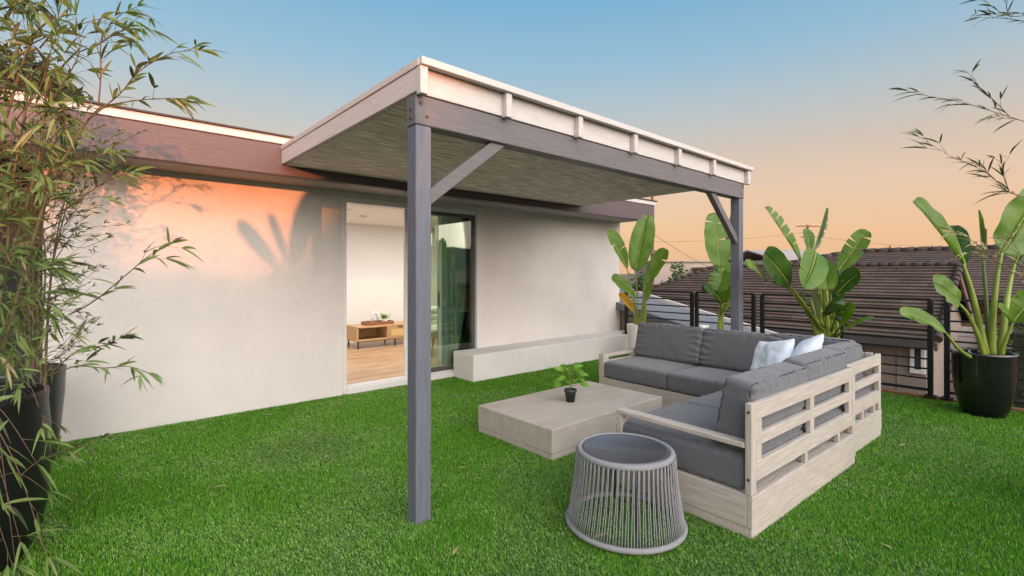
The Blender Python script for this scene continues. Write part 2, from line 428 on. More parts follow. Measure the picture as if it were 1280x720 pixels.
# ------------------------------------------------------------------ turf blades: one mesh, denser near the camera
def turf():
    xs, ys = [], []
    cell = .25
    for gx in np.arange(-1.6, 7.12, cell):
        for gy in np.arange(-1.4, 5.54, cell):
            cx, cy = gx + cell / 2, gy + cell / 2
            d = cx * CA + cy * SA; r = cx * SA - cy * CA
            if d < -.3: continue
            inside = abs(r) < max(d, .2) * 1.12 + .35 and d > 1.6
            dist = math.hypot(cx, cy)
            dens = 36000 * min(1, (2.6 / max(dist, .5)) ** 1.15)
            if not inside: dens *= .1
            n = int(dens * cell * cell)
            xs.append(gx + rng.random(n) * cell); ys.append(gy + rng.random(n) * cell)
    x = np.concatenate(xs); y = np.concatenate(ys)
    k = (x < 7.155) & (y < 5.53) & ~((x > 3.81) & (y > 5.07))
    x, y = x[k], y[k]
    n = len(x)
    dist = np.hypot(x, y)
    # lie of the pile: wanders over the lawn
    f1 = np.sin(x * 1.3 + .7 * np.sin(y * 1.1)) + np.sin(y * 1.7 - x * .6 + 1.3) + .7 * np.sin(x * 3.1 + y * 2.3 + .5) + .5 * np.sin(x * 5.3 - y * 4.1)
    f1 = f1 / 2.2
    # trodden, brushed patches with ragged outlines
    f2 = np.sin(x * 2.2 + 1.9 * np.sin(y * 1.6 + .4) + .8) * np.sin(y * 2.6 + 1.3 * np.sin(x * 1.9)) + .35 * np.sin(x * 9 + y * 7) * np.sin(y * 8 - x * 6) + rng.normal(0, .18, n)
    f1 = np.clip(.55 * f1 + .75 * np.tanh(2.2 * f2), -1.3, 1.3)
    ang = 2.2 + f1 * 1.1 + rng.normal(0, .9, n)
    lean = np.clip(.42 + .34 * f1 + rng.normal(0, .24, n), .02, 1.25)
    L = rng.uniform(.014, .0235, n)
    wd = (.0006 + .00030 * dist) * rng.uniform(.7, 1.3, n)
    dx, dy = np.cos(ang), np.sin(ang)
    # blade faces any way
    fa = rng.random(n) * 2 * math.pi
    px, py = np.cos(fa), np.sin(fa)
    co = np.zeros((n, 5, 3), np.float32)
    z0 = -.014
    for row, (t, wf) in enumerate(((0, 1.0), (.55, .8))):
        hx = np.sin(lean * (.4 + .6 * t)) * L * t; hz = np.cos(lean * (.4 + .6 * t)) * L * t
        for s, j in ((-1, 0), (1, 1)):
            co[:, row * 2 + j, 0] = x + dx * hx + s * px * wd * wf
            co[:, row * 2 + j, 1] = y + dy * hx + s * py * wd * wf
            co[:, row * 2 + j, 2] = z0 + hz
    co[:, 4, 0] = x + dx * np.sin(lean) * L; co[:, 4, 1] = y + dy * np.sin(lean) * L; co[:, 4, 2] = z0 + np.cos(lean) * L
    me = bpy.data.meshes.new("grass")
    me.vertices.add(n * 5)
    me.vertices.foreach_set("co", co.reshape(-1))
    base = (np.arange(n) * 5)[:, None]
    loops = np.concatenate([base + 0, base + 1, base + 3, base + 2, base + 2, base + 3, base + 4], axis=1).astype(np.int32)
    me.loops.add(n * 7)
    me.loops.foreach_set("vertex_index", loops.reshape(-1))
    me.polygons.add(n * 2)
    st = np.stack([np.arange(n) * 7, np.arange(n) * 7 + 4], axis=1).reshape(-1).astype(np.int32)
    me.polygons.foreach_set("loop_start", st)
    me.update(calc_edges=True)
    pal = np.array([(.108, .295, .012), (.150, .37, .022), (.060, .195, .008), (.30, .50, .13), (.44, .51, .21)], np.float32)
    pale = np.clip(.5 + .5 * f1, 0, 1)
    uu = rng.random(n)
    pick = np.where(uu < .04 + .05 * pale, 4, np.where(uu < .05 + .50 * pale ** 1.8, 3, np.where(uu < .30 + .45 * pale, 1, np.where(uu < .70 + .22 * pale, 0, 2))))
    col = pal[pick] * rng.uniform(.8, 1.2, (n, 1))
    c4 = np.ones((n, 5, 4), np.float32); c4[:, :, :3] = col[:, None, :]
    at = me.color_attributes.new("tone", "FLOAT_COLOR", "POINT")
    at.data.foreach_set("color", c4.reshape(-1))
    m = bpy.data.materials.new("turf_blade"); m.use_nodes = True
    t = m.node_tree; b = t.nodes["Principled BSDF"]
    b.inputs["Roughness"].default_value = .5; b.inputs["Specular IOR Level"].default_value = .22
    a = N(t, "ShaderNodeAttribute", attribute_name="tone")
    t.links.new(a.outputs["Color"], b.inputs["Base Color"])
    tr = N(t, "ShaderNodeBsdfTranslucent"); t.links.new(a.outputs["Color"], tr.inputs[0])
    ms = N(t, "ShaderNodeMixShader"); ms.inputs[0].default_value = .3
    t.links.new(b.outputs[0], ms.inputs[1]); t.links.new(tr.outputs[0], ms.inputs[2])
    t.links.new(ms.outputs[0], t.nodes["Material Output"].inputs[0])
    me.materials.append(m)
    o = bpy.data.objects.new("grass", me); COL.objects.link(o)
    o["kind"] = "stuff"; o["label"] = "short bright green artificial grass covering the terrace"; o["category"] = "grass"
    return n
turf()

# ------------------------------------------------------------------ the house
YW = 5.54
house = root("house", (2.5, YW, 0), "white stucco house with dark roof beam and an open sliding glass door", "house")
XL, XR, DL, DR, DT = -.24, 7.55, 2.265, 4.25, 2.27
g = MB()
g.box(XL, DL, YW, YW + .11, -.1, 2.62, 0)
g.box(DR, XR, YW, YW + .11, -.1, 2.62, 0)
g.box(DL, DR, YW, YW + .11, DT, 2.62, 0)
g.box(XR - .11, XR, YW + .11, 10.2, -3.2, 2.62, 0)
g.box(XL, XL + .11, YW + .11, 8.0, -.1, 2.62, 0)
g.box(XR - .004, XR + .012, YW - .006, YW + .1, .345, 2.36, .003)
g.build("wall", M["stucco"], house)
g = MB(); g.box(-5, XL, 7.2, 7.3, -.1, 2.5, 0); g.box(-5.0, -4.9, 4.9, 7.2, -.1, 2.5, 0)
g.build("recess_wall", mat("recess_painted_shade", (.05, .05, .052), .9, .1, 3, bump=.4), house)  # shade of the recess is put into this near-black wall colour
g = MB(); g.box(-5, XR + .05, 4.945, YW + .3, 2.352, 2.372, 0)
g.build("soffit", mat("soffit_paint", (.35, .325, .31), .7, .08, 4), house)
g = MB(); g.box(-5.5, 7.643, 4.85, 4.943, 2.318, 2.603, .004)
g.build("roof_beam", mat("sun_tinted_grey_beam", (.094, .064, .066), .5, .14, 5, (1, 14, 14), bump=.35, bscale=10, bstretch=(1, 18, 18)), house)  # grey beam paint with the low sun's red put into the colour
g = MB(); g.box(-5.5, 7.66, 4.835, 4.95, 2.605, 2.672, .004)
g.build("roof_fascia", M["white_x"], house)
g = MB(); g.box(-5.5, 7.70, 4.815, 11, 2.674, 2.690, .002)
g.build("roof", M["shingle"], house)
g = MB(); g.box(1.9, 7.44, YW + .111, 9.25, .02, .08, 0)
# oak planks run obliquely away from the door
def plank_mat():
    m = bpy.data.materials.new("oak_planks"); m.use_nodes = True
    t = m.node_tree; b = t.nodes["Principled BSDF"]; b.inputs["Roughness"].default_value = .35
    tcn = N(t, "ShaderNodeNewGeometry"); mp = N(t, "ShaderNodeMapping"); mp.inputs["Rotation"].default_value = (0, 0, R(0))
    t.links.new(tcn.outputs["Position"], mp.inputs[0])
    br = N(t, "ShaderNodeTexBrick"); br.inputs["Scale"].default_value = 1; br.offset = .37
    br.inputs["Brick Width"].default_value = 1.3; br.inputs["Row Height"].default_value = .15; br.inputs["Mortar Size"].default_value = .0015
    br.inputs["Color1"].default_value = (.42, .255, .14, 1); br.inputs["Color2"].default_value = (.54, .36, .21, 1); br.inputs["Mortar"].default_value = (.2, .11, .06, 1)
    t.links.new(mp.outputs[0], br.inputs["Vector"])
    m2 = N(t, "ShaderNodeMapping"); m2.inputs["Scale"].default_value = (1.2, 14, 1); t.links.new(tcn.outputs["Position"], m2.inputs[0])
    nz = N(t, "ShaderNodeTexNoise"); nz.inputs["Scale"].default_value = 2.5; nz.inputs["Detail"].default_value = 7
    t.links.new(m2.outputs[0], nz.inputs["Vector"])
    r2 = N(t, "ShaderNodeValToRGB"); r2.color_ramp.elements[0].position = .35; r2.color_ramp.elements[1].position = .65
    r2.color_ramp.elements[0].color = (.62, .55, .48, 1); r2.color_ramp.elements[1].color = (1.1, 1.1, 1.1, 1)
    t.links.new(nz.outputs["Fac"], r2.inputs[0])
    mi = N(t, "ShaderNodeMix", data_type="RGBA", blend_type="MULTIPLY"); mi.inputs[0].default_value = 1
    t.links.new(br.outputs[0], mi.inputs[6]); t.links.new(r2.outputs[0], mi.inputs[7])
    t.links.new(mi.outputs[2], b.inputs["Base Color"])
    return m
g.build("indoor_floor", plank_mat(), house)
g = MB(); g.box(1.9, 7.44, YW + .111, 9.25, 2.365, 2.40, 0)
g.build("indoor_ceiling", mat("ceiling_white", (.78, .76, .73), .9, .02, 2), house)
g = MB(); g.box(1.9, 7.44, 9.15, 9.25, .08, 2.365, 0); g.box(1.8, 1.9, YW + .111, 9.25, .02, 2.4, 0)
g.build("indoor_wall", mat("indoor_wall_paint", (.74, .72, .70), .9, .02, 2), house)
g = MB(); g.box(1.9, 7.44, 9.02, 9.148, .08, 1.30, .004)
g.build("half_wall", mat("half_wall_paint", (.80, .77, .73), .9, .02, 2), house)
g = MB(); g.box(1.9, 7.44, 9.005, 9.018, .08, .17, .002)
g.build("skirting_board", M["trimwhite"], house)

# sliding door
door = root("sliding_door", (3.25, YW, 0), "", "")
del door["label"]; del door["category"]
door.parent = house; door.location = (3.25 - 2.5, 0, 0)
g = MB()
g.box(DL, DL + .045, YW - .012, YW + .16, .0, DT, .003)
g.box(DR - .05, DR + .07, YW - .022, YW + .16, .0, DT + .07, .003)
g.box(DL + .046, DR - .051, YW - .012, YW + .16, DT - .045, DT + .02, .003)
g.box(DL + .046, DR - .051, YW - .02, YW + .16, -.01, .062, .003)
g.box(DL + .046, DR - .051, YW + .03, YW + .045, .063, .082, .002)
g.box(DL + .046, DR - .051, YW + .09, YW + .105, .063, .082, .002)
g.build("door_frame", M["trimwhite"], door)
def glass_mat():
    m = bpy.data.materials.new("tinted_door_glass"); m.use_nodes = True
    t = m.node_tree; t.nodes.remove(t.nodes["Principled BSDF"])
    tr = N(t, "ShaderNodeBsdfTransparent"); tr.inputs[0].default_value = (.86, .91, .84, 1)
    gl = N(t, "ShaderNodeBsdfGlossy"); gl.inputs["Roughness"].default_value = .02; gl.inputs[0].default_value = (.9, .95, .9, 1)
    fr = N(t, "ShaderNodeFresnel"); fr.inputs[0].default_value = 1.7
    ms = N(t, "ShaderNodeMixShader")
    t.links.new(fr.outputs[0], ms.inputs[0]); t.links.new(tr.outputs[0], ms.inputs[1]); t.links.new(gl.outputs[0], ms.inputs[2])
    t.links.new(ms.outputs[0], t.nodes["Material Output"].inputs[0])
    return m
GM = glass_mat()
M["darkframe"] = mat("dark_sash", (.07, .07, .062), .4, .1, 6)
def sash(x0, x1, y, fm):
    p = MB()
    p.box(x0, x0 + .05, y, y + .035, .085, DT - .046, .003); p.box(x1 - .05, x1, y, y + .035, .085, DT - .046, .003)
    p.box(x0 + .051, x1 - .051, y, y + .035, .085, .14, .003); p.box(x0 + .051, x1 - .051, y, y + .035, DT - .09, DT - .046, .003)
    o = p.build("door_sash", fm, door)
    q = MB(); q.box(x0 + .05, x1 - .05, y + .012, y + .022, .139, DT - .089, 0)
    q.build("pane", GM, o)
    return o
s1 = sash(3.24, DR - .052, YW + .03, M["darkframe"])
s2 = sash(3.12, 3.12 + .98 - .42, YW + .092, M["trimwhite"])
g = MB(); g.box(3.625, 3.64, YW + .072, YW + .09, .95, 1.15, .003)
g.build("door_handle", M["darkmetal"], s2)

# planter plinth along the wall
g = MB(); g.box(3.805, 7.62, 5.073, YW - .001, -.1, .341, .012)
tag(g.build("stucco_ledge", M["plinth"]), "low white stucco ledge along the foot of the house wall beside the glass door", "ledge")

# ------------------------------------------------------------------ patio cover
X0, X1, YB = 1.403, 5.62, 2.405
pc = root("patio_cover", (1.45, 2.455, 0), "grey timber patio cover with white fascia on two posts over the seating", "patio cover")
g = MB(); g.box(X0, X0 + .10, YB, YB + .10, -.02, 2.236, .005); g.build("post", M["grey_z"], pc)
g = MB(); g.box(X1 - .13, X1 - .03, YB + .004, YB + .104, -.02, 2.236, .005); g.build("post", M["grey_z"], pc)
g = MB(); g.box(X0 - .004, X1 - .028, YB - .002, YB + .102, 2.238, 2.405, .005)
g.build("front_beam", M["grey_x"], pc)
g = MB(); g.beam((X0 + .06, YB + .05, 1.805), (X0 + .70, YB + .05, 2.30), .058, .075, .003); g.build("knee_brace", M["grey_x"], pc)
g = MB(); g.beam((X1 - .12, YB + .054, 1.76), (X1 - .765, YB + .054, 2.30), .058, .075, .003); g.build("knee_brace", M["grey_x"], pc)
g = MB(); g.box(X0 + .03, X1 + .02, YB + .104, 4.848, 2.412, 2.424, 0); g.build("ceiling_boards", M["ceil"], pc)
g = MB(); g.box(X0 + .03, X1 + .02, YB - .012, YB + .02, 2.407, 2.556, .003); g.build("fascia", M["white_x"], pc)
g = MB(); g.box(X0 - .003, X0 + .029, YB - .045, 4.846, 2.418, 2.548, .003); g.build("fascia", M["white_y"], pc)
g = MB(); g.box(X1 + .021, X1 + .05, YB - .045, 4.846, 2.418, 2.548, .003); g.build("fascia", M["white_y"], pc)
g = MB(); g.box(X0 - .006, X1 + .06, YB - .075, YB - .04, 2.55, 2.592, .003); g.box(X0 + .03, X1 + .02, YB - .04, YB + .03, 2.557, 2.580, 0)
g.build("edge_trim", M["white_x"], pc)
g = MB(); g.box(X0 - .010, X0 + .022, YB - .039, 4.846, 2.55, 2.592, .003); g.build("edge_trim", M["white_y"], pc); g = MB(); g.box(X1 + .03, X1 + .06, YB - .039, 4.846, 2.55, 2.592, .003); g.build("edge_trim", M["white_y"], pc)
RB = mat("rusted_bolt", (.10, .055, .035), .7, .3, 30)
for x, z in ((X0 + .03, 2.36), (X0 + .07, 2.29), (X1 - .06, 2.36), (X1 - .10, 2.29)):
    g = MB(); g.tube([(x, YB + .0, z), (x, YB - .009, z)], [.011, .009], 8); g.build("bolt", RB, pc)
for z in (2.33, 2.28):
    g = MB(); g.tube([(X0, YB + .05, z), (X0 - .012, YB + .05, z)], [.011, .009], 8); g.build("bolt", RB, pc)
for xb in (1.422, 2.045, 2.74, 3.435, 4.13, 4.80, 5.60):
    g = MB(); g.box(xb - .024, xb + .024, YB - .058, YB - .0125, 2.395, 2.549, .003); g.build("rafter_tail", M["white_y"], pc)
g = MB(); g.box(X0 + .024, X1 + .03, YB - .03, 4.84, 2.582, 2.600, .0)
rr = random.Random(5)
for y in np.arange(2.45, 4.7, .21):
    if rr.random() < .8:
        g.box(X0 + .03 + rr.random() * .04, X0 + .3, y, y + .16 + rr.random() * .06, 2.600, 2.604 + rr.random() * .022, .003)
for x in (1.46, 3.1, 3.9, 4.4):
    g.box(x, x + .05, YB - .02, YB + .07, 2.600, 2.612, .004)
g.build("roofing", M["shingle"], pc)

# ------------------------------------------------------------------ railings
XRAIL = 7.18
def railing(y0, y1, z0, mids, label, first_base=None):
    r = root("railing", (XRAIL, (y0 + y1) / 2, 0), label, "railing", "black railing panels at the terrace edge")
    g = MB(); g.box(XRAIL - .022, XRAIL + .022, min(y0, y1) - .005, max(y0, y1) + .005, 1.095, 1.118, .003); g.build("top_rail", M["black"], r)
    for i, y in enumerate((y0, y1)):
        zb = first_base if (i == 0 and first_base) else .012
        g = MB(); g.box(XRAIL - .025, XRAIL + .025, y - .025, y + .025, zb, 1.094, .003); p = g.build("post", M["black"], r)
        g = MB(); g.box(XRAIL - .06, XRAIL + .06, y - .055, y + .055, zb - .002, zb + .01, .003)
        for sx in (-1, 1):
            for sy in (-1, 1):
                g.lathe([(.009, zb + .01), (.009, zb + .018), (.0, zb + .02)], (XRAIL + sx * .044, y + sy * .04, 0), 8)
        g.build("foot_plate", M["black"], p)
    for y in mids:
        g = MB(); g.box(XRAIL - .016, XRAIL + .016, y - .016, y + .016, .103, 1.094, .003); g.build("middle_post", M["black"], r)
    a, b = min(y0, y1) + .026, max(y0, y1) - .026
    g = MB(); g.box(XRAIL - .018, XRAIL + .018, a, b, .07, .10, .003); g.build("bottom_rail", M["black"], r)
    for k in range(8):
        z = .10 + (k + 1) * (1.095 - .10) / 9
        if first_base and z < first_base: 
            if z < .35: continue
        g = MB(); g.box(XRAIL - .010, XRAIL + .010, a, b, z - .0095, z + .0095, .003); g.build("bar", M["black"], r)
railing(5.115, 3.886, .3, [], "black metal railing panel standing on the ledge beside the house wall", .341)
railing(3.806, 2.95, 0, [], "narrow black metal railing panel behind the back post of the patio cover")
railing(2.83, 1.019, 0, [1.868], "longest black metal railing panel behind the paddle-leaved plant at the sofa corner")
railing(.877, -1.3, 0, [], "black metal railing panel behind the glossy black urn")
# ------------------------------------------------------------------ sofas
PIV = Vector((2.66, 1.09, 0))
XF = Matrix.Translation(PIV) @ Matrix.Rotation(R(-2.1), 4, "Z") @ Matrix.Translation(-PIV)
def seam_loop(mb, x0, x1, y0, y1, z, r=.004, M_=None, rad=.03, taper=0, hh=1):
    pts = []
    for cx, cy, a0 in ((x1 - rad, y1 - rad, 0), (x0 + rad, y1 - rad, 90), (x0 + rad, y0 + rad, 180), (x1 - rad, y0 + rad, 270)):
        for k in range(5):
            a = R(a0 + 22.5 * k); yy_ = cy + rad * math.sin(a); p = Vector((cx + rad * math.cos(a), yy_, z * (1 - taper * (2 * yy_ / hh - 1)))); pts.append(M_ @ p if M_ else p)
    pts.append(pts[0])
    mb.tube(pts, r, 6)

def seat_cushion(par, x0, x1, y0, y1, z0, z1, seed):
    g = MB(XF); g.cushion(x0, x1, y0, y1, z0, z1, .032, .010, .005, None, seed, 36)
    o = g.build("seat_cushion", M["fabric"], par)
    g = MB(XF); seam_loop(g, x0 + .008, x1 - .008, y0 + .008, y1 - .008, z1 - .028); seam_loop(g, x0 + .008, x1 - .008, y0 + .008, y1 - .008, z0 + .028)
    g.build("piping", M["seam"], o)
def back_cushion(par, Mx, w_, h_, t_, seed, puff=.014):
    # local: x across, y thickness (front +), z up
    g = MB(XF); g.cushion(-w_ / 2, w_ / 2, -t_ / 2, t_ / 2, 0, h_, .035, puff, .011, Mx, seed, 40, .16, .005)
    o = g.build("back_cushion", M["fabric"], par)
    Q = Mx @ Matrix.Rotation(R(90), 4, "X")
    g = MB(XF)
    for yy in (t_ / 2 * .93 - .012, -t_ / 2 * .93 + .012):
        seam_loop(g, -w_ / 2 + .008, w_ / 2 - .008, .006, h_ - .006, -yy, .0045, Q, .03, .16, h_)
    g.build("piping", M["seam"], o)

# --- sofa with its slatted back towards the camera (runs along x)
sa = root("sectional_sofa", (3.48, 1.5, 0), "washed timber sofa with charcoal cushions, slatted back and open arm nearest the viewer", "sofa", "two sections of the corner sofa")
ax0, ax1, ay0, ay1, zb = 2.66, 4.32, 1.10, 2.02, .215
g = MB(XF)
g.box(ax0, ax1, ay0, ay0 + .03, .042, zb, .003)
g.box(ax0 + .031, ax1, ay1 - .03, ay1 - .001, .042, zb, .003)
g.box(ax1 - .03, ax1, ay0 + .031, ay1 - .031, .042, zb, .003)
g.box(ax0 + .031, ax1 - .031, ay0 + .031, ay1 - .031, .17, .213, 0)
g.build("base", M["taupe_x"], sa)
g = MB(XF); g.box(ax0, ax0 + .03, ay0 + .031, ay1, .042, zb, .003); g.build("side_panel", M["taupe_y"], sa)
g = MB(XF); g.box(ax0 + .004, ax1 - .004, ay0 + .004, ay1 - .004, -.02, .04, .002); g.build("plinth", M["taupe_x"], sa)
def back_frame(par, x0, x1, y, zt, stiles, seam=True):
    """posts, rails and slats of a back panel standing on the base; y is its outer face"""
    t = .036
    for xp in (x0, x1 - .055):
        g = MB(XF); g.box(xp, xp + .055, y + .002, y + t + .004, zb + .001, zt, .004)
        g.lathe([(.006, 0), (.006, .002), (0, .003)], (0, 0, 0), 10) if False else None
        g.build("back_post", M["taupe_z"], par)
    a, b = x0 + .056, x1 - .056
    for z0, z1, nm in ((zt - .095, zt - .004, "top_rail"), (.470, .533, "slat"), (.280, .385, "lower_rail")):
        g = MB(XF); g.box(a, b, y + .004, y + t, z0, z1, .003); g.build(nm, M["taupe_x"], par)
    for xs in stiles:
        for z0, z1 in ((.386, .469), (.534, zt - .096)):
            g = MB(XF); g.box(xs - .032, xs + .032, y + .005, y + t - .002, z0, z1, .002); g.build("stile", M["taupe_z"], par)
    for xs in [x0 + .45 * (x1 - x0), x0 + .8 * (x1 - x0)]:
        g = MB(XF); g.box(xs - .02, xs + .02, y + .006, y + t - .003, zb + .001, .279, .002); g.build("stile", M["taupe_z"], par)
back_frame(sa, ax0, ax1, ay0, .706, (ax0 + .092, 3.50, ax1 - .095))
# bolts on the corner post
g = MB(XF)
for z in (.66, .30):
    g = MB(XF); g.tube([(ax0 + .004, ay0 + .02, z), (ax0 - .002, ay0 + .02, z)], .008, 10)
    g.build("bolt", M["darkmetal"], sa)
g = MB(XF); g.box(ax0 - .002, ax0 + .07, ay0 + .042, ay1 - .02, .462, .492, .004); g.build("arm_rail", M["taupe_y"], sa)
g = MB(XF); g.box(ax0, ax0 + .066, ay1 - .058, ay1 - .022, zb + .001, .461, .004); g.build("arm_post", M["taupe_z"], sa)
seat_cushion(sa, ax0 + .02, 3.50, ay0 + .044, ay1 + .01, zb + .004, .405, 1)
seat_cushion(sa, 3.505, ax1 + .0, ay0 + .044, ay1 + .01, zb + .004, .40, 2)
def lean_x(xc, y, z, tilt):      # cushion against a back at low y, facing +y
    return Matrix.Translation((xc, y, z)) @ Matrix.Rotation(R(tilt), 4, "X")
back_cushion(sa, lean_x(3.15, 1.275, .40, 8), .80, .405, .20, 3, .012)
back_cushion(sa, lean_x(3.94, 1.28, .40, 7), .78, .42, .19, 4, .012)

# --- sofa along the railing (runs along y)
sb = root("sectional_sofa", (4.8, 2.4, 0), "longer washed timber sofa with charcoal cushions facing the coffee table, back to the railing", "sofa", "two sections of the corner sofa")
bx0, bx1, by0, by1 = 4.37, 5.24, 1.165, 3.62
g = MB(XF)
g.box(bx0, bx0 + .03, by0 + .031, by1, .042, zb, .003)
g.box(bx1 - .03, bx1, by0 + .031, by1, .042, zb, .003)
g.box(bx0 + .031, bx1 - .031, by1 - .03, by1 - .001, .042, zb, .003)
g.box(bx0 + .031, bx1 - .031, by0 + .031, by1 - .031, .17, .213, 0)
g.build("base", M["taupe_y"], sb)
g = MB(XF); g.box(bx0, bx1, by0, by0 + .03, .042, zb, .003); g.build("side_panel", M["taupe_x"], sb)
g = MB(XF); g.box(bx0 + .004, bx1 - .004, by0 + .004, by1 - .004, -.02, .04, .002); g.build("plinth", M["taupe_y"], sb)
back_frame(sb, bx0, bx1, by0 + .002, .698, ())
# back panel along the railing side
for yp in (by0 + .06, by1 - .06):
    g = MB(XF); g.box(bx1 - .04, bx1 - .003, yp, yp + .055, zb + .001, .70, .004); g.build("back_post", M["taupe_z"], sb)
for z0, z1, nm in ((.61, .697, "top_rail"), (.46, .52, "slat"), (.30, .38, "lower_rail")):
    g = MB(XF); g.box(bx1 - .037, bx1 - .006, by0 + .116, by1 - .061, z0, z1, .003); g.build(nm, M["taupe_y"], sb)
# arm at the far end
g = MB(XF); g.box(bx0 - .003, bx0 + .09, by1 - .07, by1 + .0, zb + .001, .475, .004); g.build("arm_post", M["taupe_z"], sb)
g = MB(XF); g.box(bx0 + .091, bx1 - .042, by1 - .06, by1 - .005, .44, .475, .004); g.build("arm_rail", M["taupe_x"], sb)
g = MB(XF); g.box(bx0 + .091, bx1 - .042, by1 - .05, by1 - .012, .33, .40, .004); g.build("arm_slat", M["taupe_x"], sb)
for i, (ya, yb) in enumerate(((2.735, 3.545), (1.93, 2.73), (1.20, 1.925))):
    seat_cushion(sb, bx0 - .012, bx1 - .10, ya, yb, zb + .004, .402, 6 + i)
def lean_y(yc, x, z, tilt):      # cushion against a back at high x, facing -x
    return Matrix.Translation((x, yc, z)) @ Matrix.Rotation(R(90), 4, "Z") @ Matrix.Rotation(R(tilt), 4, "X")
back_cushion(sb, lean_y(3.12, 5.00, .40, 10), .84, .40, .19, 11)
back_cushion(sb, lean_y(2.30, 5.01, .40, 10), .80, .395, .19, 12)
back_cushion(sb, lean_y(1.68, 5.06, .40, 6), .70, .41, .18, 13)
back_cushion(sb, lean_x(4.72, 1.345, .40, 5), .58, .405, .18, 14)

# --- pillows
def pillow(name, Mx, s, t, seed, label):
    g = MB()
    n = 22
    rows = {}
    for side in (1, -1):
        for i in range(n + 1):
            for j in range(n + 1):
                u, v = i / n * 2 - 1, j / n * 2 - 1
                edge = i in (0, n) or j in (0, n)
                if side == -1 and edge: rows[(side, i, j)] = rows[(1, i, j)]; continue
                k = 1 - .10 * (1 - abs(u) ** 2) * abs(v) ** 3; k2 = 1 - .10 * (1 - abs(v) ** 2) * abs(u) ** 3
                th = ((1 - u ** 4) * (1 - v ** 4)) ** .75 * t
                q = Vector((u * 1.6 + seed, v * 1.6, side))
                th += (mnoise.noise(q * 1.4) * .018 + mnoise.noise(q * 3.4) * .010) * (1 - u ** 4) * (1 - v ** 4)
                p = Vector((u * s * k2, side * th, v * s * k))
                rows[(side, i, j)] = g.bm.verts.new(Mx @ p)
    for side in (1, -1):
        for i in range(n):
            for j in range(n):
                f = g.bm.faces.new([rows[(side, a, b)] for a, b in ((i, j), (i + 1, j), (i + 1, j + 1), (i, j + 1))]); f.smooth = True
    tag(g.build(name, M["pillow"]), label, "pillow")
def pil_at(u, v, d, face, tilt, roll):
    c = P(u, v, d)
    return Matrix.Translation(c) @ Matrix.Rotation(R(face), 4, "Z") @ Matrix.Rotation(R(tilt), 4, "X") @ Matrix.Rotation(R(roll), 4, "Y")
pillow("pillow", pil_at(964, 453, 4.05, 58, 24, 12), .205, .075, 1, "pale blue pillow standing in the sofa corner, left one of two")
pillow("pillow", pil_at(1001, 449, 3.93, 20, 34, 30), .205, .075, 5, "pale blue pillow leaning in the sofa corner, right one with a corner pointing up")

# ------------------------------------------------------------------ coffee table
ct = root("coffee_table", (3.4, 3.0, 0), "low block coffee table in pale concrete finish on the grass", "table")
g = MB(); g.box(2.655, 4.17, 2.56, 3.475, .036, .222, .004); g.build("table_block", M["table"], ct)
g = MB(); g.box(2.659, 4.166, 2.564, 3.471, -.02, .034, .002); g.build("plinth", M["table"], ct)
# small plant on it
def flat_leaf(g, base, tip, nrm, wd, n=8, fold=.15, droop=.15):
    """ovate leaf with a point"""
    base = Vector(base); tip = Vector(tip); ax = tip - base; L = ax.length; ax.normalize()
    side = ax.cross(Vector(nrm)).normalized(); up = side.cross(ax)
    prev = None
    for i in range(n + 1):
        t = i / n
        ww = wd * (math.sin(math.pi * t ** .8) ** .8) * (1 - .25 * t)
        c = base + ax * L * t + up * (droop * L * (.25 - (t - .5) ** 2) * 1.0)
        row = [g.bm.verts.new(c - side * ww + up * fold * ww), g.bm.verts.new(c), g.bm.verts.new(c + side * ww + up * fold * ww)]
        if prev:
            for k in range(2):
                f = g.bm.faces.new((prev[k], prev[k + 1], row[k + 1], row[k])); f.smooth = True
                for l, (a, b) in zip(f.loops, ((i - 1, k - 1), (i - 1, k), (i, k), (i, k - 1))): l[g.uv].uv = (a / n, b)
        prev = row
M["smallleaf"] = leaf_mat("potted_leaf", (.10, .24, .022), (.22, .40, .05), .35)
pp = P(713, 502, 611 * 1.178 / (502 - VH)); pp.z = .222
tp = root("potted_plant", pp, "small green leafy plant in a black plastic pot on the coffee table", "plant")
g = MB(); g.lathe([(.036, .001), (.037, .0), (.052, .09), (.058, .092), (.060, .115), (.054, .115), (.052, .100), (.0, .098)], pp, 32); g.build("pot", M["plasticpot"], tp)
g = MB(); r2 = random.Random(3)
st = [pp + Vector((0, 0, .09)), pp + Vector((.004, .0, .18)), pp + Vector((-.004, .004, .27)), pp + Vector((.01, .0, .335))]
g.tube(st, [.005, .004, .004, .0025], 6)
lf = MB()
for k in range(22):
    h = .12 + .19 * (k / 21) ** 1.2
    a = k * 2.4 + .4
    b = pp + Vector((0, 0, h)); out_ = Vector((math.cos(a), math.sin(a), .45 + .5 * k / 16)).normalized()
    pl = .045 + .05 * (1 - k / 16) + r2.random() * .03
    e = b + out_ * pl
    g.tube([b, e], [.002, .0015], 5)
    tipd = (Vector((math.cos(a), math.sin(a), -.15 + r2.uniform(-.3, .4)))).normalized()
    flat_leaf(lf, e, e + tipd * (.074 + r2.random() * .03), (-CA * .9, -SA * .9, .8), .023 + r2.random() * .008, 8, .2, .3)
g.build("stem", M["stalk"], tp); lf.build("foliage", M["smallleaf"], tp, recalc=False)

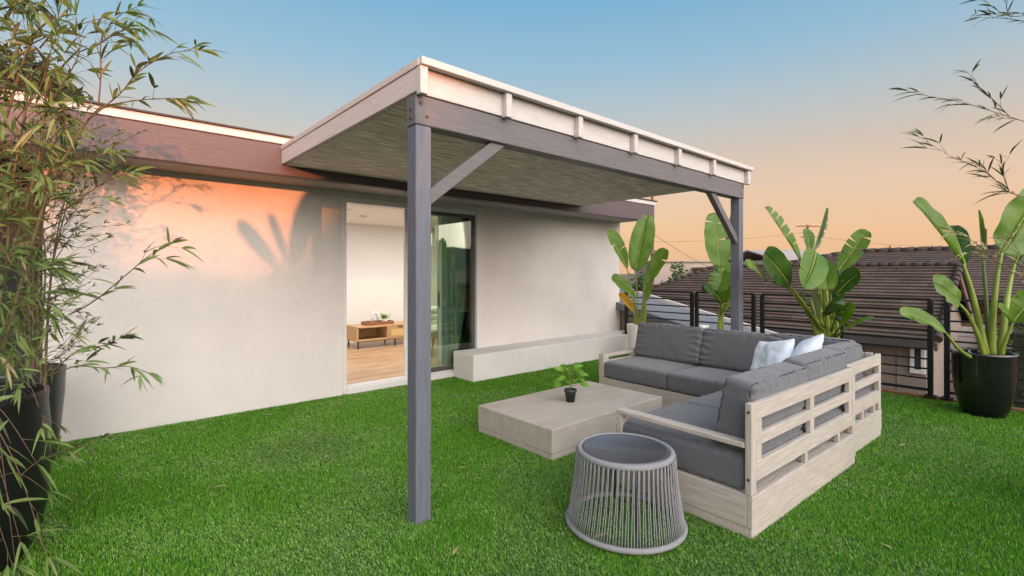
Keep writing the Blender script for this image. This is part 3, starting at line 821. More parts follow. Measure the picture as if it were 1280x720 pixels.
# ------------------------------------------------------------------ side table
sc_ = Vector((2.288, 1.64, 0))
stt = root("side_table", sc_, "round grey rope side table with dark glass top and flared open base", "table")
def rprof(t):  # t 0 bottom .. 1 top, flared towards the ground
    return .268 + (.318 - .268) * (1 - t) ** 1.5
g = MB(); g.torus(sc_ + Vector((0, 0, .408)), .253, .0175, 96, 14); g.build("top_ring", M["rope"], stt)
g = MB(); g.torus(sc_ + Vector((0, 0, .020)), .318, .015, 96, 12); g.build("bottom_ring", M["rope"], stt)
g = MB(); g.lathe([(.0, .408), (.228, .408), (.236, .412), (.236, .422), (.224, .423), (.222, .418), (.0, .418)], sc_, 72); g.build("table_top", M["glassgrey"], stt)
g = MB()
NS = 132
for i in range(NS):
    a0 = 2 * math.pi * i / NS; da = 2 * math.pi / NS * (.35 if i % 2 else -.35) + .05
    pts = []
    for k in range(7):
        t = k / 6; a = a0 + da * t; r_ = rprof(t) + .004
        pts.append(sc_ + Vector((r_ * math.cos(a), r_ * math.sin(a), .015 + .385 * t)))
    g.tube(pts, .0027, 6)
g.build("rope_weave", M["rope"], stt)
g = MB()
for a in (0.5, 0.5 + math.pi / 2, .5 + math.pi, .5 + 1.5 * math.pi):
    aa = a + math.atan2(-1, -1) - .5 + .05
    pts = [sc_ + Vector(((rprof(t) - .010) * math.cos(aa), (rprof(t) - .010) * math.sin(aa), .01 + .39 * t)) for t in (0, .25, .5, .75, 1)]
    g.tube(pts, .008, 8)
    g.build("leg", M["darkmetal"], stt); g = MB()
g.bm.free()

# ------------------------------------------------------------------ paddle-leaved plants
def bez(a, b, c, t): return a * (1 - t) ** 2 + b * 2 * t * (1 - t) + c * t * t
def paddle(par, base, tip, wd, nrm, mtl, fold=.35, bend=0, bdir=(0, 0, 1), tears=(), seed=0, curl=0, rib=True, shape=(.62, .42), thin=1.0):
    """a big paddle blade from base to tip; nrm is the side it shows, bend bows the midrib, tears split the edge"""
    rn = random.Random(seed)
    base = Vector(base); tip = Vector(tip); L = (tip - base).length
    mid = (base + tip) / 2 + Vector(bdir) * bend * L
    nr = Vector(nrm).normalized()
    g = MB()
    NT, NSd = 30, 5
    mmax = max((i / 40) ** shape[0] * (1 - i / 40) ** shape[1] for i in range(41))
    def wof(t): return wd * ((max(t, .0) ** shape[0]) * (max(1 - t, 0) ** shape[1])) / mmax
    def pt(t, s, side):
        c = bez(base, mid, tip, t)
        tan = (bez(base, mid, tip, min(1, t + .02)) - bez(base, mid, tip, max(0, t - .02))).normalized()
        sd = tan.cross(nr).normalized(); up = sd.cross(tan)
        ww = wof(t) * s
        wav = mnoise.noise(Vector((t * 5 + seed, side * 3.0, s))) * .17 * wd * s + curl * wd * s * s
        fo = fold * (1 - .3 * t)
        return c + sd * side * ww * math.cos(fo) + up * (ww * math.sin(fo) + wav) - tan * ww * .10 * 0 + tan * ww * .12
    for side in (1, -1):
        cuts = sorted([abs(x) for x in tears if (x > 0) == (side > 0)])
        segs = []; a = 0.0
        for c in cuts + [1.0]: segs.append((a, c)); a = c
        for si, (ta, tb) in enumerate(segs):
            n = max(3, int(NT * (tb - ta)))
            prev = None
            g0 = rn.uniform(.010, .035) if si else 0; g1 = rn.uniform(.010, .035) if si < len(segs) - 1 else 0
            dz = rn.uniform(-.06, .06) if len(segs) > 1 else 0
            for i in range(n + 1):
                row = []
                for j in range(NSd + 1):
                    s = j / NSd
                    f_ = i / n
                    lo = ta + g0 * s ** 1.3; hi = tb - g1 * s ** 1.3
                    t = lo + (hi - lo) * f_
                    p = pt(t, s, side) + nr * dz * wd * s * s
                    row.append((g.bm.verts.new(p), t, s * side))
                if prev:
                    for j in range(NSd):
                        q = (prev[j], prev[j + 1], row[j + 1], row[j])
                        f = g.bm.faces.new([x[0] for x in q]); f.smooth = True
                        for l, x in zip(f.loops, q): l[g.uv].uv = (x[1], x[2])
                prev = row
    bmesh.ops.remove_doubles(g.bm, verts=g.bm.verts, dist=.0004)
    o = g.build("leaf", mtl, par, recalc=False)
    if rib:
        g = MB()
        pts = [bez(base, mid, tip, t / 12) for t in range(13)]
        g.tube(pts, [(.0085 * (1 - t / 13) + .0012) * thin for t in range(13)], 6)
        g.build("midrib", M["rib"], o)
    return o
def stalk(par, pts, r0, r1, mtl=None):
    pts = [Vector(p) for p in pts]
    # smooth through the points
    out_ = []
    for i in range(len(pts) - 1):
        p0 = pts[max(i - 1, 0)]; p1 = pts[i]; p2 = pts[i + 1]; p3 = pts[min(i + 2, len(pts) - 1)]
        for k in range(6):
            t = k / 6
            out_.append(.5 * ((2 * p1) + (p2 - p0) * t + (2 * p0 - 5 * p1 + 4 * p2 - p3) * t * t + (3 * p1 - p0 - 3 * p2 + p3) * t ** 3))
    out_.append(pts[-1])
    g = MB(); n = len(out_)
    g.tube(out_, [r0 + (r1 - r0) * i / (n - 1) for i in range(n)], 8)
    return g.build("leaf_stalk", mtl or M["stalk"], par)
VIEW = Vector((-CA, -SA, .15))
def nv(a=0, b=0):
    """a leaf facing: towards the viewer, turned a to the right and b upward"""
    v = VIEW.copy(); v.rotate(Matrix.Rotation(R(a), 3, "Z")); v.z += b
    return v.normalized()
def pot(par, c, prof, mtl, soil_r, soil_z):
    g = MB(); g.lathe(prof, c, 56); g.build("pot", mtl, par)
    g = MB(); g.lathe([(soil_r, soil_z - .02), (soil_r * .9, soil_z), (0, soil_z + .01)], c, 32); g.build("soil", M["soil"], par)

# plant by the house wall, in the white pot
c1 = Vector((6.78, 4.62, 0)); D1 = c1.x * CA + c1.y * SA
p1 = root("paddle_leaf_plant", c1, "paddle-leaved plant in a white pot beside the house wall, with one yellowed leaf", "plant", "paddle-leaved plants along the railing")
pot(p1, c1, [(.12, .0), (.13, .0), (.15, .2), (.165, .56), (.16, .58), (.148, .58), (.14, .53), (.0, .52)], M["whitepot"], .145, .54)
def leafset(par, d, base_px, rows, r0=.016):
    for i, (bb, tt, wpx, nr, ml, kw, via, dd) in enumerate(rows):
        b = P(bb[0], bb[1], d + dd); t = P(tt[0], tt[1], d + dd * 1.6 + kw.pop("dt", 0))
        paddle(par, b, t, wpx / FPX * d, nr, M[ml], seed=i * 7 + int(d * 10), **kw)
        pts = [P(base_px[0] + (i % 4 - 1.5) * 2.2, base_px[1], d)] + [P(x, y, d + dd * f) for x, y, f in via] + [b]
        th = .6 if ml == "leafyellow" else 1
        stalk(par, pts, r0 * th, .008)
leafset(p1, D1, (797, 412), [
    ((784, 336), (760, 288), 11, nv(25, .2), "leaf", dict(fold=.5, bend=.06, bdir=(0, 0, 1), tears=(.45, -.6)), [(792, 378, .4)], -.1),
    ((794, 339), (810, 268), 15, nv(-10), "leaf", dict(fold=.22, bend=.03, tears=(-.9,), shape=(.45, .5)), [(797, 380, .4)], .15),
    ((808, 356), (833, 311), 10, nv(-30, .3), "leaf", dict(fold=.4, bend=.05, tears=(.7,)), [(806, 385, .5)], -.15),
    ((793, 373), (764, 348), 10, nv(20, .5), "leaf", dict(fold=.4, bend=.14), [(796, 392, .5)], -.3),
    ((792, 390), (773, 368), 6, nv(10, .3), "leafyellow", dict(fold=.5, bend=.1), [(797, 404, .5)], -.35),
    ((804, 376), (808, 350), 5, nv(0), "leafpale", dict(fold=.9, bend=0), [(801, 392, .3)], 0.05),
    ((806, 378), (812, 352), 5, nv(40), "leaf", dict(fold=.8, bend=0), [(803, 395, .3)], -.1)])
stalk(p1, [P(800, 412, D1), P(803, 385, D1), P(806, 366, D1)], .026, .014)
stalk(p1, [P(803, 412, D1), P(807, 390, D1), P(806, 372, D1)], .022, .012)

# plant behind the back post
c2 = Vector((6.75, 3.13, 0)); D2 = c2.x * CA + c2.y * SA
p2 = root("paddle_leaf_plant", c2, "paddle-leaved plant with one tall broad leaf behind the sofa beside the back post", "plant", "paddle-leaved plants along the railing")
pot(p2, c2, [(.12, .0), (.13, .0), (.16, .2), (.17, .40), (.165, .42), (.15, .42), (.145, .38), (.0, .37)], M["urn2"], .15, .385)
leafset(p2, D2, (901, 414), [
    ((899, 336), (893, 266), 19, nv(6), "leaf", dict(fold=.20, bend=.02, tears=(.5, -.82, .8), shape=(.42, .42)), [(900, 375, 0)], .1),
    ((901, 332), (914, 264), 7, nv(70), "leafpale", dict(fold=.7, bend=.02), [(902, 375, 0)], .2),
    ((903, 335), (896, 364), 14, nv(-25, .5), "leaf", dict(fold=.35, bend=.18, bdir=(.3, -.5, .6), tears=(.3, .5, .68, -.4)), [(902, 350, 0)], -.2),
    ((897, 350), (890, 334), 7, nv(50, .2), "leafpale", dict(fold=.7, bend=.1, curl=.4), [(900, 372, 0)], -.1),
    ((901, 378), (881, 361), 11, nv(0, .9), "leafdark", dict(fold=.5, bend=.3, bdir=(0, 0, 1), curl=-.4), [(901, 392, 0)], -.25),
    ((901, 380), (915, 358), 11, nv(-30, .4), "leaf", dict(fold=.6, bend=.15, curl=.2), [(902, 395, 0)], -.2),
    ((905, 352), (918, 330), 12, nv(-50, .3), "leaf", dict(fold=.5, bend=.1, tears=(.5, .7)), [(903, 375, 0)], .15),
    ((903, 390), (912, 372), 6, nv(40), "leaf", dict(fold=.8, bend=.05), [(902, 400, 0)], -.05)])
stalk(p2, [P(899, 414, D2), P(900, 392, D2), P(900, 372, D2)], .028, .014)
stalk(p2, [P(903, 414, D2), P(903, 395, D2), P(902, 372, D2)], .024, .012)

# big plant at the sofa corner
c3 = Vector((6.55, 1.84, 0)); D3 = c3.x * CA + c3.y * SA
p3 = root("paddle_leaf_plant", c3, "bushiest paddle-leaved plant with many torn leaves behind the sofa corner", "plant", "paddle-leaved plants along the railing")
pot(p3, c3, [(.16, .0), (.17, .0), (.21, .25), (.22, .50), (.215, .52), (.20, .52), (.19, .48), (.0, .47)], M["urn2"], .195, .48)
leafset(p3, D3, (1036, 424), [
    ((1001, 326), (956, 259), 12, nv(35, .3), "leaf", dict(fold=.5, bend=.05, tears=(.25, .42, .58, .72, .84)), [(1022, 380, .4)], -.1),
    ((1018, 312), (1033, 260), 9, nv(60), "leafpale", dict(fold=.8, bend=-.02, tears=(.3, .5, .7)), [(1027, 370, .4)], .25),
    ((1012, 315), (1009, 286), 8, nv(-5), "leaf", dict(fold=.3, bend=.02), [(1025, 370, .4)], .4),
    ((1046, 340), (1083, 287), 12, nv(-20, .25), "leaf", dict(fold=.42, bend=-.05, tears=(-.2, -.4, -.58, -.7, .6, .85)), [(1042, 385, .4)], -.1),
    ((1020, 315), (1004, 360), 17, nv(10, .3), "leaf", dict(fold=.25, bend=.12, bdir=(-CA, -SA, .5), tears=(.7,), shape=(.4, .5), dt=-.2), [(1031, 380, .3), (1024, 335, .9)], -.3),
    ((1024, 322), (1034, 362), 12, nv(-30, .2), "leaf", dict(fold=.35, bend=.12, bdir=(-CA, -SA, .5), tears=(.4,), dt=-.1), [(1033, 380, .3), (1027, 340, .9)], -.25),
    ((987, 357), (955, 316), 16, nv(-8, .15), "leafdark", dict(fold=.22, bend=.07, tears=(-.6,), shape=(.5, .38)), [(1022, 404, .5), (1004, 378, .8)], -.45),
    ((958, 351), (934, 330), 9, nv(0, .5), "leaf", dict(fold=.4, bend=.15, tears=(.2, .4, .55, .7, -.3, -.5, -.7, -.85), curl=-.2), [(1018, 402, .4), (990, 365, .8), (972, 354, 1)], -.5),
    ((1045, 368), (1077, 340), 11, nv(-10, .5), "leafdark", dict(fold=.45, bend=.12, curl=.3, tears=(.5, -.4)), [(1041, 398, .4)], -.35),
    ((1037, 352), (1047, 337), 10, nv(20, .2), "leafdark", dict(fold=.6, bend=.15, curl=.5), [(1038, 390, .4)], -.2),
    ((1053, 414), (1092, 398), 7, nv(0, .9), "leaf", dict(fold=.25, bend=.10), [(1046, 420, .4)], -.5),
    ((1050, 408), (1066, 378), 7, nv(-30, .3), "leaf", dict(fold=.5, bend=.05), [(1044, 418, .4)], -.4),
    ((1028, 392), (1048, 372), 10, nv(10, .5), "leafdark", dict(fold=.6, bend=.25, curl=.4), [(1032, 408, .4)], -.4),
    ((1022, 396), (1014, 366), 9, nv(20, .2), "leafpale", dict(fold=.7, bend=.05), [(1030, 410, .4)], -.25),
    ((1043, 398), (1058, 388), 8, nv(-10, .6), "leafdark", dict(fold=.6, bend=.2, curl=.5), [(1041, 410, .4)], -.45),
    ((1008, 392), (1000, 362), 5, nv(60), "leafpale", dict(fold=.9, bend=.02), [(1026, 410, .4)], -.1)], .02)
for i, (x0, y0, x1, y1) in enumerate(((1026, 424, 1012, 372), (1030, 424, 1022, 366), (1035, 424, 1033, 360), (1040, 424, 1040, 372), (1046, 424, 1048, 385), (1022, 424, 1008, 385))):
    stalk(p3, [P(x0, y0, D3 - .1), P((x0 * 1.2 + x1 * .8) / 2, (y0 + y1) / 2, D3 - .12), P(x1, y1, D3)], .03, .014)

# plant in the black urn on the right
c4 = Vector((6.76, .55, 0)); D4 = c4.x * CA + c4.y * SA
p4 = root("paddle_leaf_plant", c4, "paddle-leaved plant with thick upright stalks in a glossy black urn at the railing", "plant", "paddle-leaved plants along the railing")
pot(p4, c4, [(.14, -.01), (.155, -.01), (.185, .06), (.225, .22), (.243, .42), (.243, .585), (.247, .60), (.247, .617), (.232, .62), (.225, .60), (.215, .53), (.0, .52)], M["urn"], .216, .545)
def pl(u, v, dd=0): return P(u, v, D4 + dd)
paddle(p4, pl(1204, 330), pl(1141, 252, -.15), .15, nv(30, .25), M["leaf"], fold=.5, bend=.06, bdir=(0, 0, 1), seed=1, tears=(-.6,))
paddle(p4, pl(1207, 332, .1), pl(1190, 282, .4), .10, nv(-30, .1), M["leafdark"], fold=.4, bend=.03, seed=2)
stalk(p4, [pl(1232, 445), pl(1224, 405), pl(1215, 365), pl(1204, 330)], .036, .013)
paddle(p4, pl(1252, 316, .05), pl(1300, 236, .1), .235, nv(5, .05), M["leaf"], fold=.18, bend=-.05, seed=3, shape=(.4, .5), tears=(.6,))
stalk(p4, [pl(1240, 445), pl(1241, 400), pl(1246, 350), pl(1252, 316)], .034, .014)
paddle(p4, pl(1268, 330, .25), pl(1312, 262, .3), .20, nv(-10, .05), M["leafdark"], fold=.2, bend=.03, seed=4, shape=(.4, .5))
stalk(p4, [pl(1250, 445), pl(1256, 395), pl(1262, 355, .2), pl(1268, 330, .25)], .036, .014)
stalk(p4, [pl(1236, 445, .1), pl(1233, 380, .12), pl(1229, 325, .15)], .024, .012, M["leafpale"])
paddle(p4, pl(1229, 325, .15), pl(1223, 262, .2), .05, nv(40), M["leaf"], fold=.9, bend=.02, seed=8)
paddle(p4, pl(1199, 380, -.2), pl(1166, 353, -.3), .13, nv(0, .35), M["leaf"], fold=.25, bend=.10, seed=5, shape=(.35, .35))
stalk(p4, [pl(1230, 447, -.08), pl(1222, 418, -.15), pl(1210, 393, -.2), pl(1199, 380, -.2)], .026, .010)
paddle(p4, pl(1183, 417, -.3), pl(1125, 392, -.4), .105, nv(0, .8), M["leaf"], fold=.3, bend=.13, seed=6, shape=(.45, .45), tears=(-.8,))
stalk(p4, [pl(1212, 446, -.12), pl(1198, 436, -.22), pl(1183, 417, -.3)], .020, .010)
paddle(p4, pl(1266, 403, -.2), pl(1296, 372, -.25), .14, nv(-20, .45), M["leaf"], fold=.45, bend=.15, curl=.25, seed=7, tears=(-.4, -.6, .5))
paddle(p4, pl(1264, 404, -.2), pl(1248, 384, -.3), .075, nv(20, .4), M["leaf"], fold=.4, bend=.15, seed=9)
stalk(p4, [pl(1249, 446, -.08), pl(1257, 425, -.15), pl(1266, 403, -.2)], .024, .010)

# ------------------------------------------------------------------ bamboo
def blade(g, base, d, L, wd, rn, droop=.25):
    d = Vector(d).normalized()
    side = d.cross(Vector((rn.uniform(-1, 1), rn.uniform(-1, 1), rn.uniform(-.2, 1.4))))
    if side.length < 1e-3: side = d.orthogonal()
    side.normalize(); up = side.cross(d)
    rows = []
    for t, wf in ((0, .12), (.18, .85), (.45, 1.0), (.75, .6)):
        c = base + d * L * t - Vector((0, 0, 1)) * droop * L * t * t
        rows.append([g.bm.verts.new(c - side * wd * wf + up * wd * .35 * wf), g.bm.verts.new(c), g.bm.verts.new(c + side * wd * wf + up * wd * .35 * wf)])
    tipv = g.bm.verts.new(base + d * L - Vector((0, 0, 1)) * droop * L)
    for a, b in zip(rows, rows[1:]):
        for k in range(2): g.bm.faces.new((a[k], a[k + 1], b[k + 1], b[k])).smooth = True
    for k in range(2): g.bm.faces.new((rows[-1][k], rows[-1][k + 1], tipv)).smooth = True
def smooth_path(pts, sub=6):
    out_ = []
    for i in range(len(pts) - 1):
        p0 = pts[max(i - 1, 0)]; p1 = pts[i]; p2 = pts[i + 1]; p3 = pts[min(i + 2, len(pts) - 1)]
        for k in range(sub):
            t = k / sub
            out_.append(.5 * ((2 * p1) + (p2 - p0) * t + (2 * p0 - 5 * p1 + 4 * p2 - p3) * t * t + (3 * p1 - p0 - 3 * p2 + p3) * t ** 3))
    out_.append(pts[-1]); return out_
def spray(tw, lf, pts, rn, r0=.003, start=.25, dens=1.0, L=(.08, .14), W=(.006, .010), fan=.8, side_twigs=True, leaf_pick=None):
    """a branch with side twigs, each ending in a fan of lance-shaped leaves"""
    path = smooth_path(pts)
    n = len(path)
    tw.tube(path, [r0 * (1 - .75 * i / (n - 1)) for i in range(n)], 5)
    for i in range(int(n * start), n):
        t = (path[min(i + 1, n - 1)] - path[max(i - 1, 0)]).normalized()
        k = 1 if rn.random() < dens else 0
        if i == n - 1: k = 3
        for _ in range(k):
            dv = t + Vector((rn.uniform(-1, 1), rn.uniform(-1, 1), rn.uniform(-.8, .8))) * fan * (.45 if i == n - 1 else 1)
            g = leaf_pick() if leaf_pick else lf
            if side_twigs and rn.random() < .45 and i < n - 1:
                e = path[i] + dv.normalized() * rn.uniform(.03, .09)
                tw.tube([path[i], e], [.0012, .0007], 4)
                for _k in range(rn.randint(2, 3)):
                    dv2 = dv.normalized() + Vector((rn.uniform(-1, 1), rn.uniform(-1, 1), rn.uniform(-.8, .7))) * .6
                    blade(leaf_pick() if leaf_pick else lf, e, dv2, rn.uniform(*L), rn.uniform(*W), rn)
            else:
                blade(g, path[i], dv, rn.uniform(*L), rn.uniform(*W), rn)

# left, near: tall urn with bamboo
u1 = Vector((-.484, 3.49, 0))
b1 = root("bamboo", u1, "tall leafy bamboo in a glossy black urn nearest the viewer, reaching over the roof beam", "bamboo", "bamboo plants in pots")
pot(b1, u1, [(.24, -.02), (.26, -.02), (.305, .05), (.33, .11), (.357, .26), (.368, .46), (.366, .62), (.356, .76), (.36, .79), (.358, .81), (.325, .81), (.31, .74), (.0, .72)], M["urnmatte"], .315, .74)
rn = random.Random(21)
D5 = 2.3
tw = MB(); cul = MB(); la, lb, lc = MB(), MB(), MB()
def pick1():
    x = rn.random(); return la if x < .70 else (lb if x < .965 else lc)
def PS(pts, d0, d1=None):
    d1 = d0 if d1 is None else d1
    return [P(u, v, d0 + (d1 - d0) * i / max(1, len(pts) - 1)) for i, (u, v) in enumerate(pts)]
culms = [PS([(-30, 520), (0, 445), (22, 370), (40, 305), (64, 230), (85, 190), (110, 150), (128, 132)], 2.25, 2.2),
         PS([(-60, 520), (-40, 380), (-15, 240), (10, 140), (40, 50), (70, 20)], 2.3, 2.1),
         PS([(-20, 520), (-5, 420), (8, 330), (14, 240), (30, 150), (40, 90)], 2.4, 2.35),
         PS([(-80, 520), (-90, 350), (-80, 180), (-50, 60), (-10, -10), (40, -40)], 2.2, 2.0),
         PS([(-40, 520), (-20, 400), (20, 300), (50, 190), (60, 110), (100, 60)], 2.45, 2.3),
         PS([(-60, 520), (-30, 430), (-30, 300), (-20, 180), (0, 60)], 2.2, 2.1)]
for p in culms:
    q = smooth_path(p); n = len(q)
    r_ = [.0085 * (1 - .65 * i / (n - 1)) * (1.22 if i % 4 == 0 else 1) for i in range(n)]
    cul.tube(q, r_, 8)
S = [([(110, 150), (150, 117), (173, 90), (213, 67), (253, 63)], .12, 1.0), ([(127, 133), (160, 127), (197, 123), (232, 123)], .3, .9),
     ([(123, 133), (126, 95), (127, 50), (146, 22), (172, 8)], .2, 1.0), ([(30, 60), (60, 45), (95, 32), (130, 22)], .2, 1.0),
     ([(115, 60), (140, 45), (160, 36), (176, 36)], .2, 1), ([(-10, 35), (15, 15), (35, -5)], .1, .9), ([(50, 60), (72, 30), (70, 5)], .1, 1),
     ([(60, 130), (85, 95), (100, 60), (95, 20)], .2, 1), ([(20, 150), (50, 110), (62, 70), (70, 45)], .2, 1),
     ([(87, 393), (118, 376), (156, 345), (186, 320), (215, 304)], .3, .9), ([(60, 470), (97, 438), (128, 432), (150, 423)], .2, .7),
     ([(60, 470), (95, 458), (130, 460), (160, 458), (186, 466)], .2, .7), ([(20, 600), (50, 575), (90, 560), (128, 548)], .3, .6),
     ([(70, 270), (105, 245), (135, 225), (165, 215)], .2, .9), ([(60, 230), (85, 210), (120, 195), (150, 190)], .3, .8)]
for pts, st_, dn in S:
    spray(tw, la, PS(pts, 2.2, 2.05), rn, .0035, st_, dn, (.075, .125), (.0045, .0085), .75, True, pick1)
for k in range(155):      # the mass of the clump
    c_ = culms[rn.randrange(len(culms))]
    q = smooth_path(c_); a = q[rn.randrange(int(len(q) * .15), len(q))]
    dv = Vector((rn.uniform(-1, 1), rn.uniform(-1, 1), rn.uniform(-.3, .8))).normalized()
    dv += Vector((SA, -CA, 0)) * .05
    L_ = rn.uniform(.12, .30)
    e_ = a + dv * L_; de = e_.x * CA + e_.y * SA
    if 640 + FPX * (e_.x * SA - e_.y * CA) / de > 92: continue
    spray(tw, la, [a, a + dv * L_ * .5 + Vector((0, 0, .03)), a + dv * L_ + Vector((0, 0, -.02))], rn, .0025, .3, .75, (.06, .125), (.004, .0085), .8, True, pick1)
for k in range(30):      # sprays round the foot of the culms
    a = P(rn.uniform(-30, 62), rn.uniform(330, 520), rn.uniform(2.05, 2.35)); b = a + (P(640, 360, 1) - P(600, 360, 1)) * rn.uniform(-2.2, 1.0) + Vector((0, 0, rn.uniform(-.22, .16)))
    spray(tw, la, [a, (a + b) / 2 + Vector((0, 0, .03)), b], rn, .002, .2, .6, (.05, .11), (.0035, .0075), .9, True, pick1)
for k in range(9):      # low shoots hanging over the urn
    a = P(rn.uniform(-40, 20), rn.uniform(470, 610), 2.15); b = P(rn.uniform(-20, 62), rn.uniform(540, 715), 2.0)
    spray(tw, la, [a, (a + b) / 2 + Vector((0, 0, .06)), b], rn, .0022, .2, .55, (.08, .16), (.005, .010), 1.0, True, pick1)
for p in ("culm",): cul.build(p, M["culm"], b1)
tw.build("branches", M["twig"], b1)
la.build("foliage", M["bleaf"], b1, recalc=False); lb.build("foliage", M["bleafdark"], b1, recalc=False); lc.build("dry_foliage", M["bleafdry"], b1, recalc=False)

# left, by the wall: second pot with thin twiggy bamboo
u2 = Vector((-.345, 5.06, 0))
b2 = root("bamboo", u2, "thin twiggy bamboo in a charcoal pot standing against the house wall", "bamboo", "bamboo plants in pots")
pot(b2, u2, [(.17, -.01), (.19, -.01), (.225, .2), (.25, .50), (.255, .66), (.26, .68), (.26, .70), (.245, .70), (.235, .64), (.0, .62)], M["urn2"], .236, .64)
tw = MB(); la2, lb2 = MB(), MB(); cul = MB()
def pick2(): return la2 if rn.random() < .5 else lb2
for k in range(9):
    x = rn.uniform(18, 66)
    pts = PS([(x * .6 + 22, 490), (x * .7 + 18, 420), (x + 8, 330), (x + rn.uniform(0, 40), 250), (x + rn.uniform(20, 70), 190)], 3.5, 3.3)
    q = smooth_path(pts); n = len(q); cul.tube(q, [.008 * (1 - .7 * i / (n - 1)) for i in range(n)], 6)
    for j in range(26):
        a = q[rn.randrange(int(n * .15), n)]
        e = a + Vector((SA, -CA, 0)) * rn.uniform(-.15, .42) + Vector((0, 0, rn.uniform(-.02, .36))) + Vector((-CA, -SA, 0)) * rn.uniform(-.1, .25)
        spray(tw, la2, [a, (a + e) / 2 + Vector((0, 0, rn.uniform(-.06, .02))), e], rn, .0026, .3, .55, (.035, .075), (.003, .005), .7, True, pick2)
cul.build("culm", M["culm"], b2); tw.build("branches", M["twig"], b2)
la2.build("foliage", M["bleaf"], b2, recalc=False); lb2.build("foliage", M["bleafdark"], b2, recalc=False)

# right, beyond the frame edge: third bamboo, its sprays hang into view
u3 = Vector((4.42, -.30, 0))
b3 = root("bamboo", u3, "slender bamboo whose thin arching sprays hang in from the right against the sky", "bamboo", "bamboo plants in pots")
pot(b3, u3, [(.14, -.01), (.16, -.01), (.22, .2), (.245, .42), (.25, .60), (.235, .60), (.22, .54), (.0, .53)], M["urn"], .22, .54)
rn = random.Random(4)
tw = MB(); cul = MB(); la3, lb3 = MB(), MB()
D6 = 2.7
for pts in ([(1430, 560), (1420, 350), (1380, 180), (1330, 60), (1290, 18)], [(1440, 560), (1430, 380), (1400, 250), (1340, 170), (1290, 155)],
            [(1425, 560), (1410, 430), (1370, 320), (1320, 260), (1290, 250)], [(1435, 560), (1425, 460), (1380, 400), (1330, 375), (1296, 360)]):
    q = smooth_path(PS(pts, D6, D6)); n = len(q); cul.tube(q, [.008 * (1 - .7 * i / (n - 1)) for i in range(n)], 7)
for pts, dn, pk in (([(1290, 155), (1262, 146), (1233, 137), (1194, 126), (1154, 119), (1130, 112)], .75, lb3), ([(1262, 146), (1245, 128), (1228, 112), (1216, 102)], .5, lb3),
                ([(1290, 250), (1262, 240), (1240, 222), (1222, 210), (1190, 196), (1150, 172)], .8, lb3), ([(1262, 240), (1255, 222), (1252, 205), (1244, 198)], .6, lb3),
                ([(1290, 18), (1262, 20), (1240, 8), (1225, -6)], .6, lb3), ([(1290, 28), (1265, 24), (1242, 22), (1224, 22)], .5, lb3), ([(1262, 20), (1258, 8), (1262, -8)], .6, lb3),
                ([(1296, 360), (1262, 338), (1240, 322), (1216, 302), (1186, 287)], .75, la3), ([(1296, 352), (1280, 330), (1272, 312), (1266, 300)], .7, la3), ([(1262, 338), (1238, 322), (1222, 317), (1210, 316)], .5, la3)):
    spray(tw, pk, PS(pts, D6, D6 - .1), rn, .0026, .1, dn * .8, (.08, .14), (.003, .005), .36, True)
cul.build("culm", M["culm"], b3); tw.build("branches", M["twig"], b3)
la3.build("dry_foliage", M["bleafdry"], b3, recalc=False); lb3.build("foliage", M["bleafdark"], b3, recalc=False)

# plant behind the camera: the sun throws its leaves' shadow on the wall
c5 = Vector((-.35, -2.2, 0))
p5 = root("paddle_leaf_plant", c5, "paddle-leaved plant whose leaf shadows fall on the house wall left of the door", "plant", "paddle-leaved plants along the railing")
pot(p5, c5, [(.14, -.01), (.155, -.01), (.2, .1), (.24, .4), (.245, .6), (.23, .6), (.22, .54), (.0, .53)], M["urn"], .22, .54)
def SH(u, v):      # the point at y = -2.2 whose shadow falls on this spot of the wall
    k = (u - 640) / FPX
    X = YW * (CA + k * SA) / (SA - k * CA); d = X * CA + YW * SA
    z = CH - (v - VH) * d / FPX; dy = -2.2 - YW
    return Vector((X + .165 * dy, -2.2, z - .030 * dy))
for i, (b, t, wd) in enumerate((((345, 332), (297, 276), .085), ((356, 322), (337, 266), .05), ((362, 335), (390, 238), .11), ((392, 350), (424, 312), .06))):
    paddle(p5, SH(*b), SH(*t), wd, Vector((0, 1, .1)), M["leaf"], fold=.25, bend=.03, seed=60 + i)
    stalk(p5, [c5 + Vector((0, 0, .53)), (c5 * .5 + SH(*b) * .5) + Vector((0, 0, .3)), SH(*b)], .025, .012)

# ------------------------------------------------------------------ inside the room
tvx0, tvx1, ty0, ty1 = 3.575, 5.05, 8.12, 8.58
tv = root("tv_console", (4.3, 8.35, .08), "low oak console with a rattan front and black legs seen through the open door", "console")
M["oak"] = mat("oak_veneer", (.50, .31, .16), .5, .14, 5, (1, 12, 12))
M["rattan"] = mat("rattan", (.60, .42, .17), .7, .2, 90)
g = MB()
g.box(tvx0, tvx0 + .03, ty0, ty1, .21, .44, .002); g.box(tvx1 - .03, tvx1, ty0, ty1, .21, .44, .002)
g.box(tvx0, tvx1, ty0 - .005, ty1, .441, .47, .002); g.box(tvx0 + .031, tvx1 - .031, ty0, ty1, .21, .235, .002)
g.box(4.15, 4.18, ty0, ty1 - .01, .236, .44, .002); g.box(tvx0 + .031, tvx1 - .031, ty1 - .02, ty1 - .002, .236, .44, 0)
g.build("carcass", M["oak"], tv)
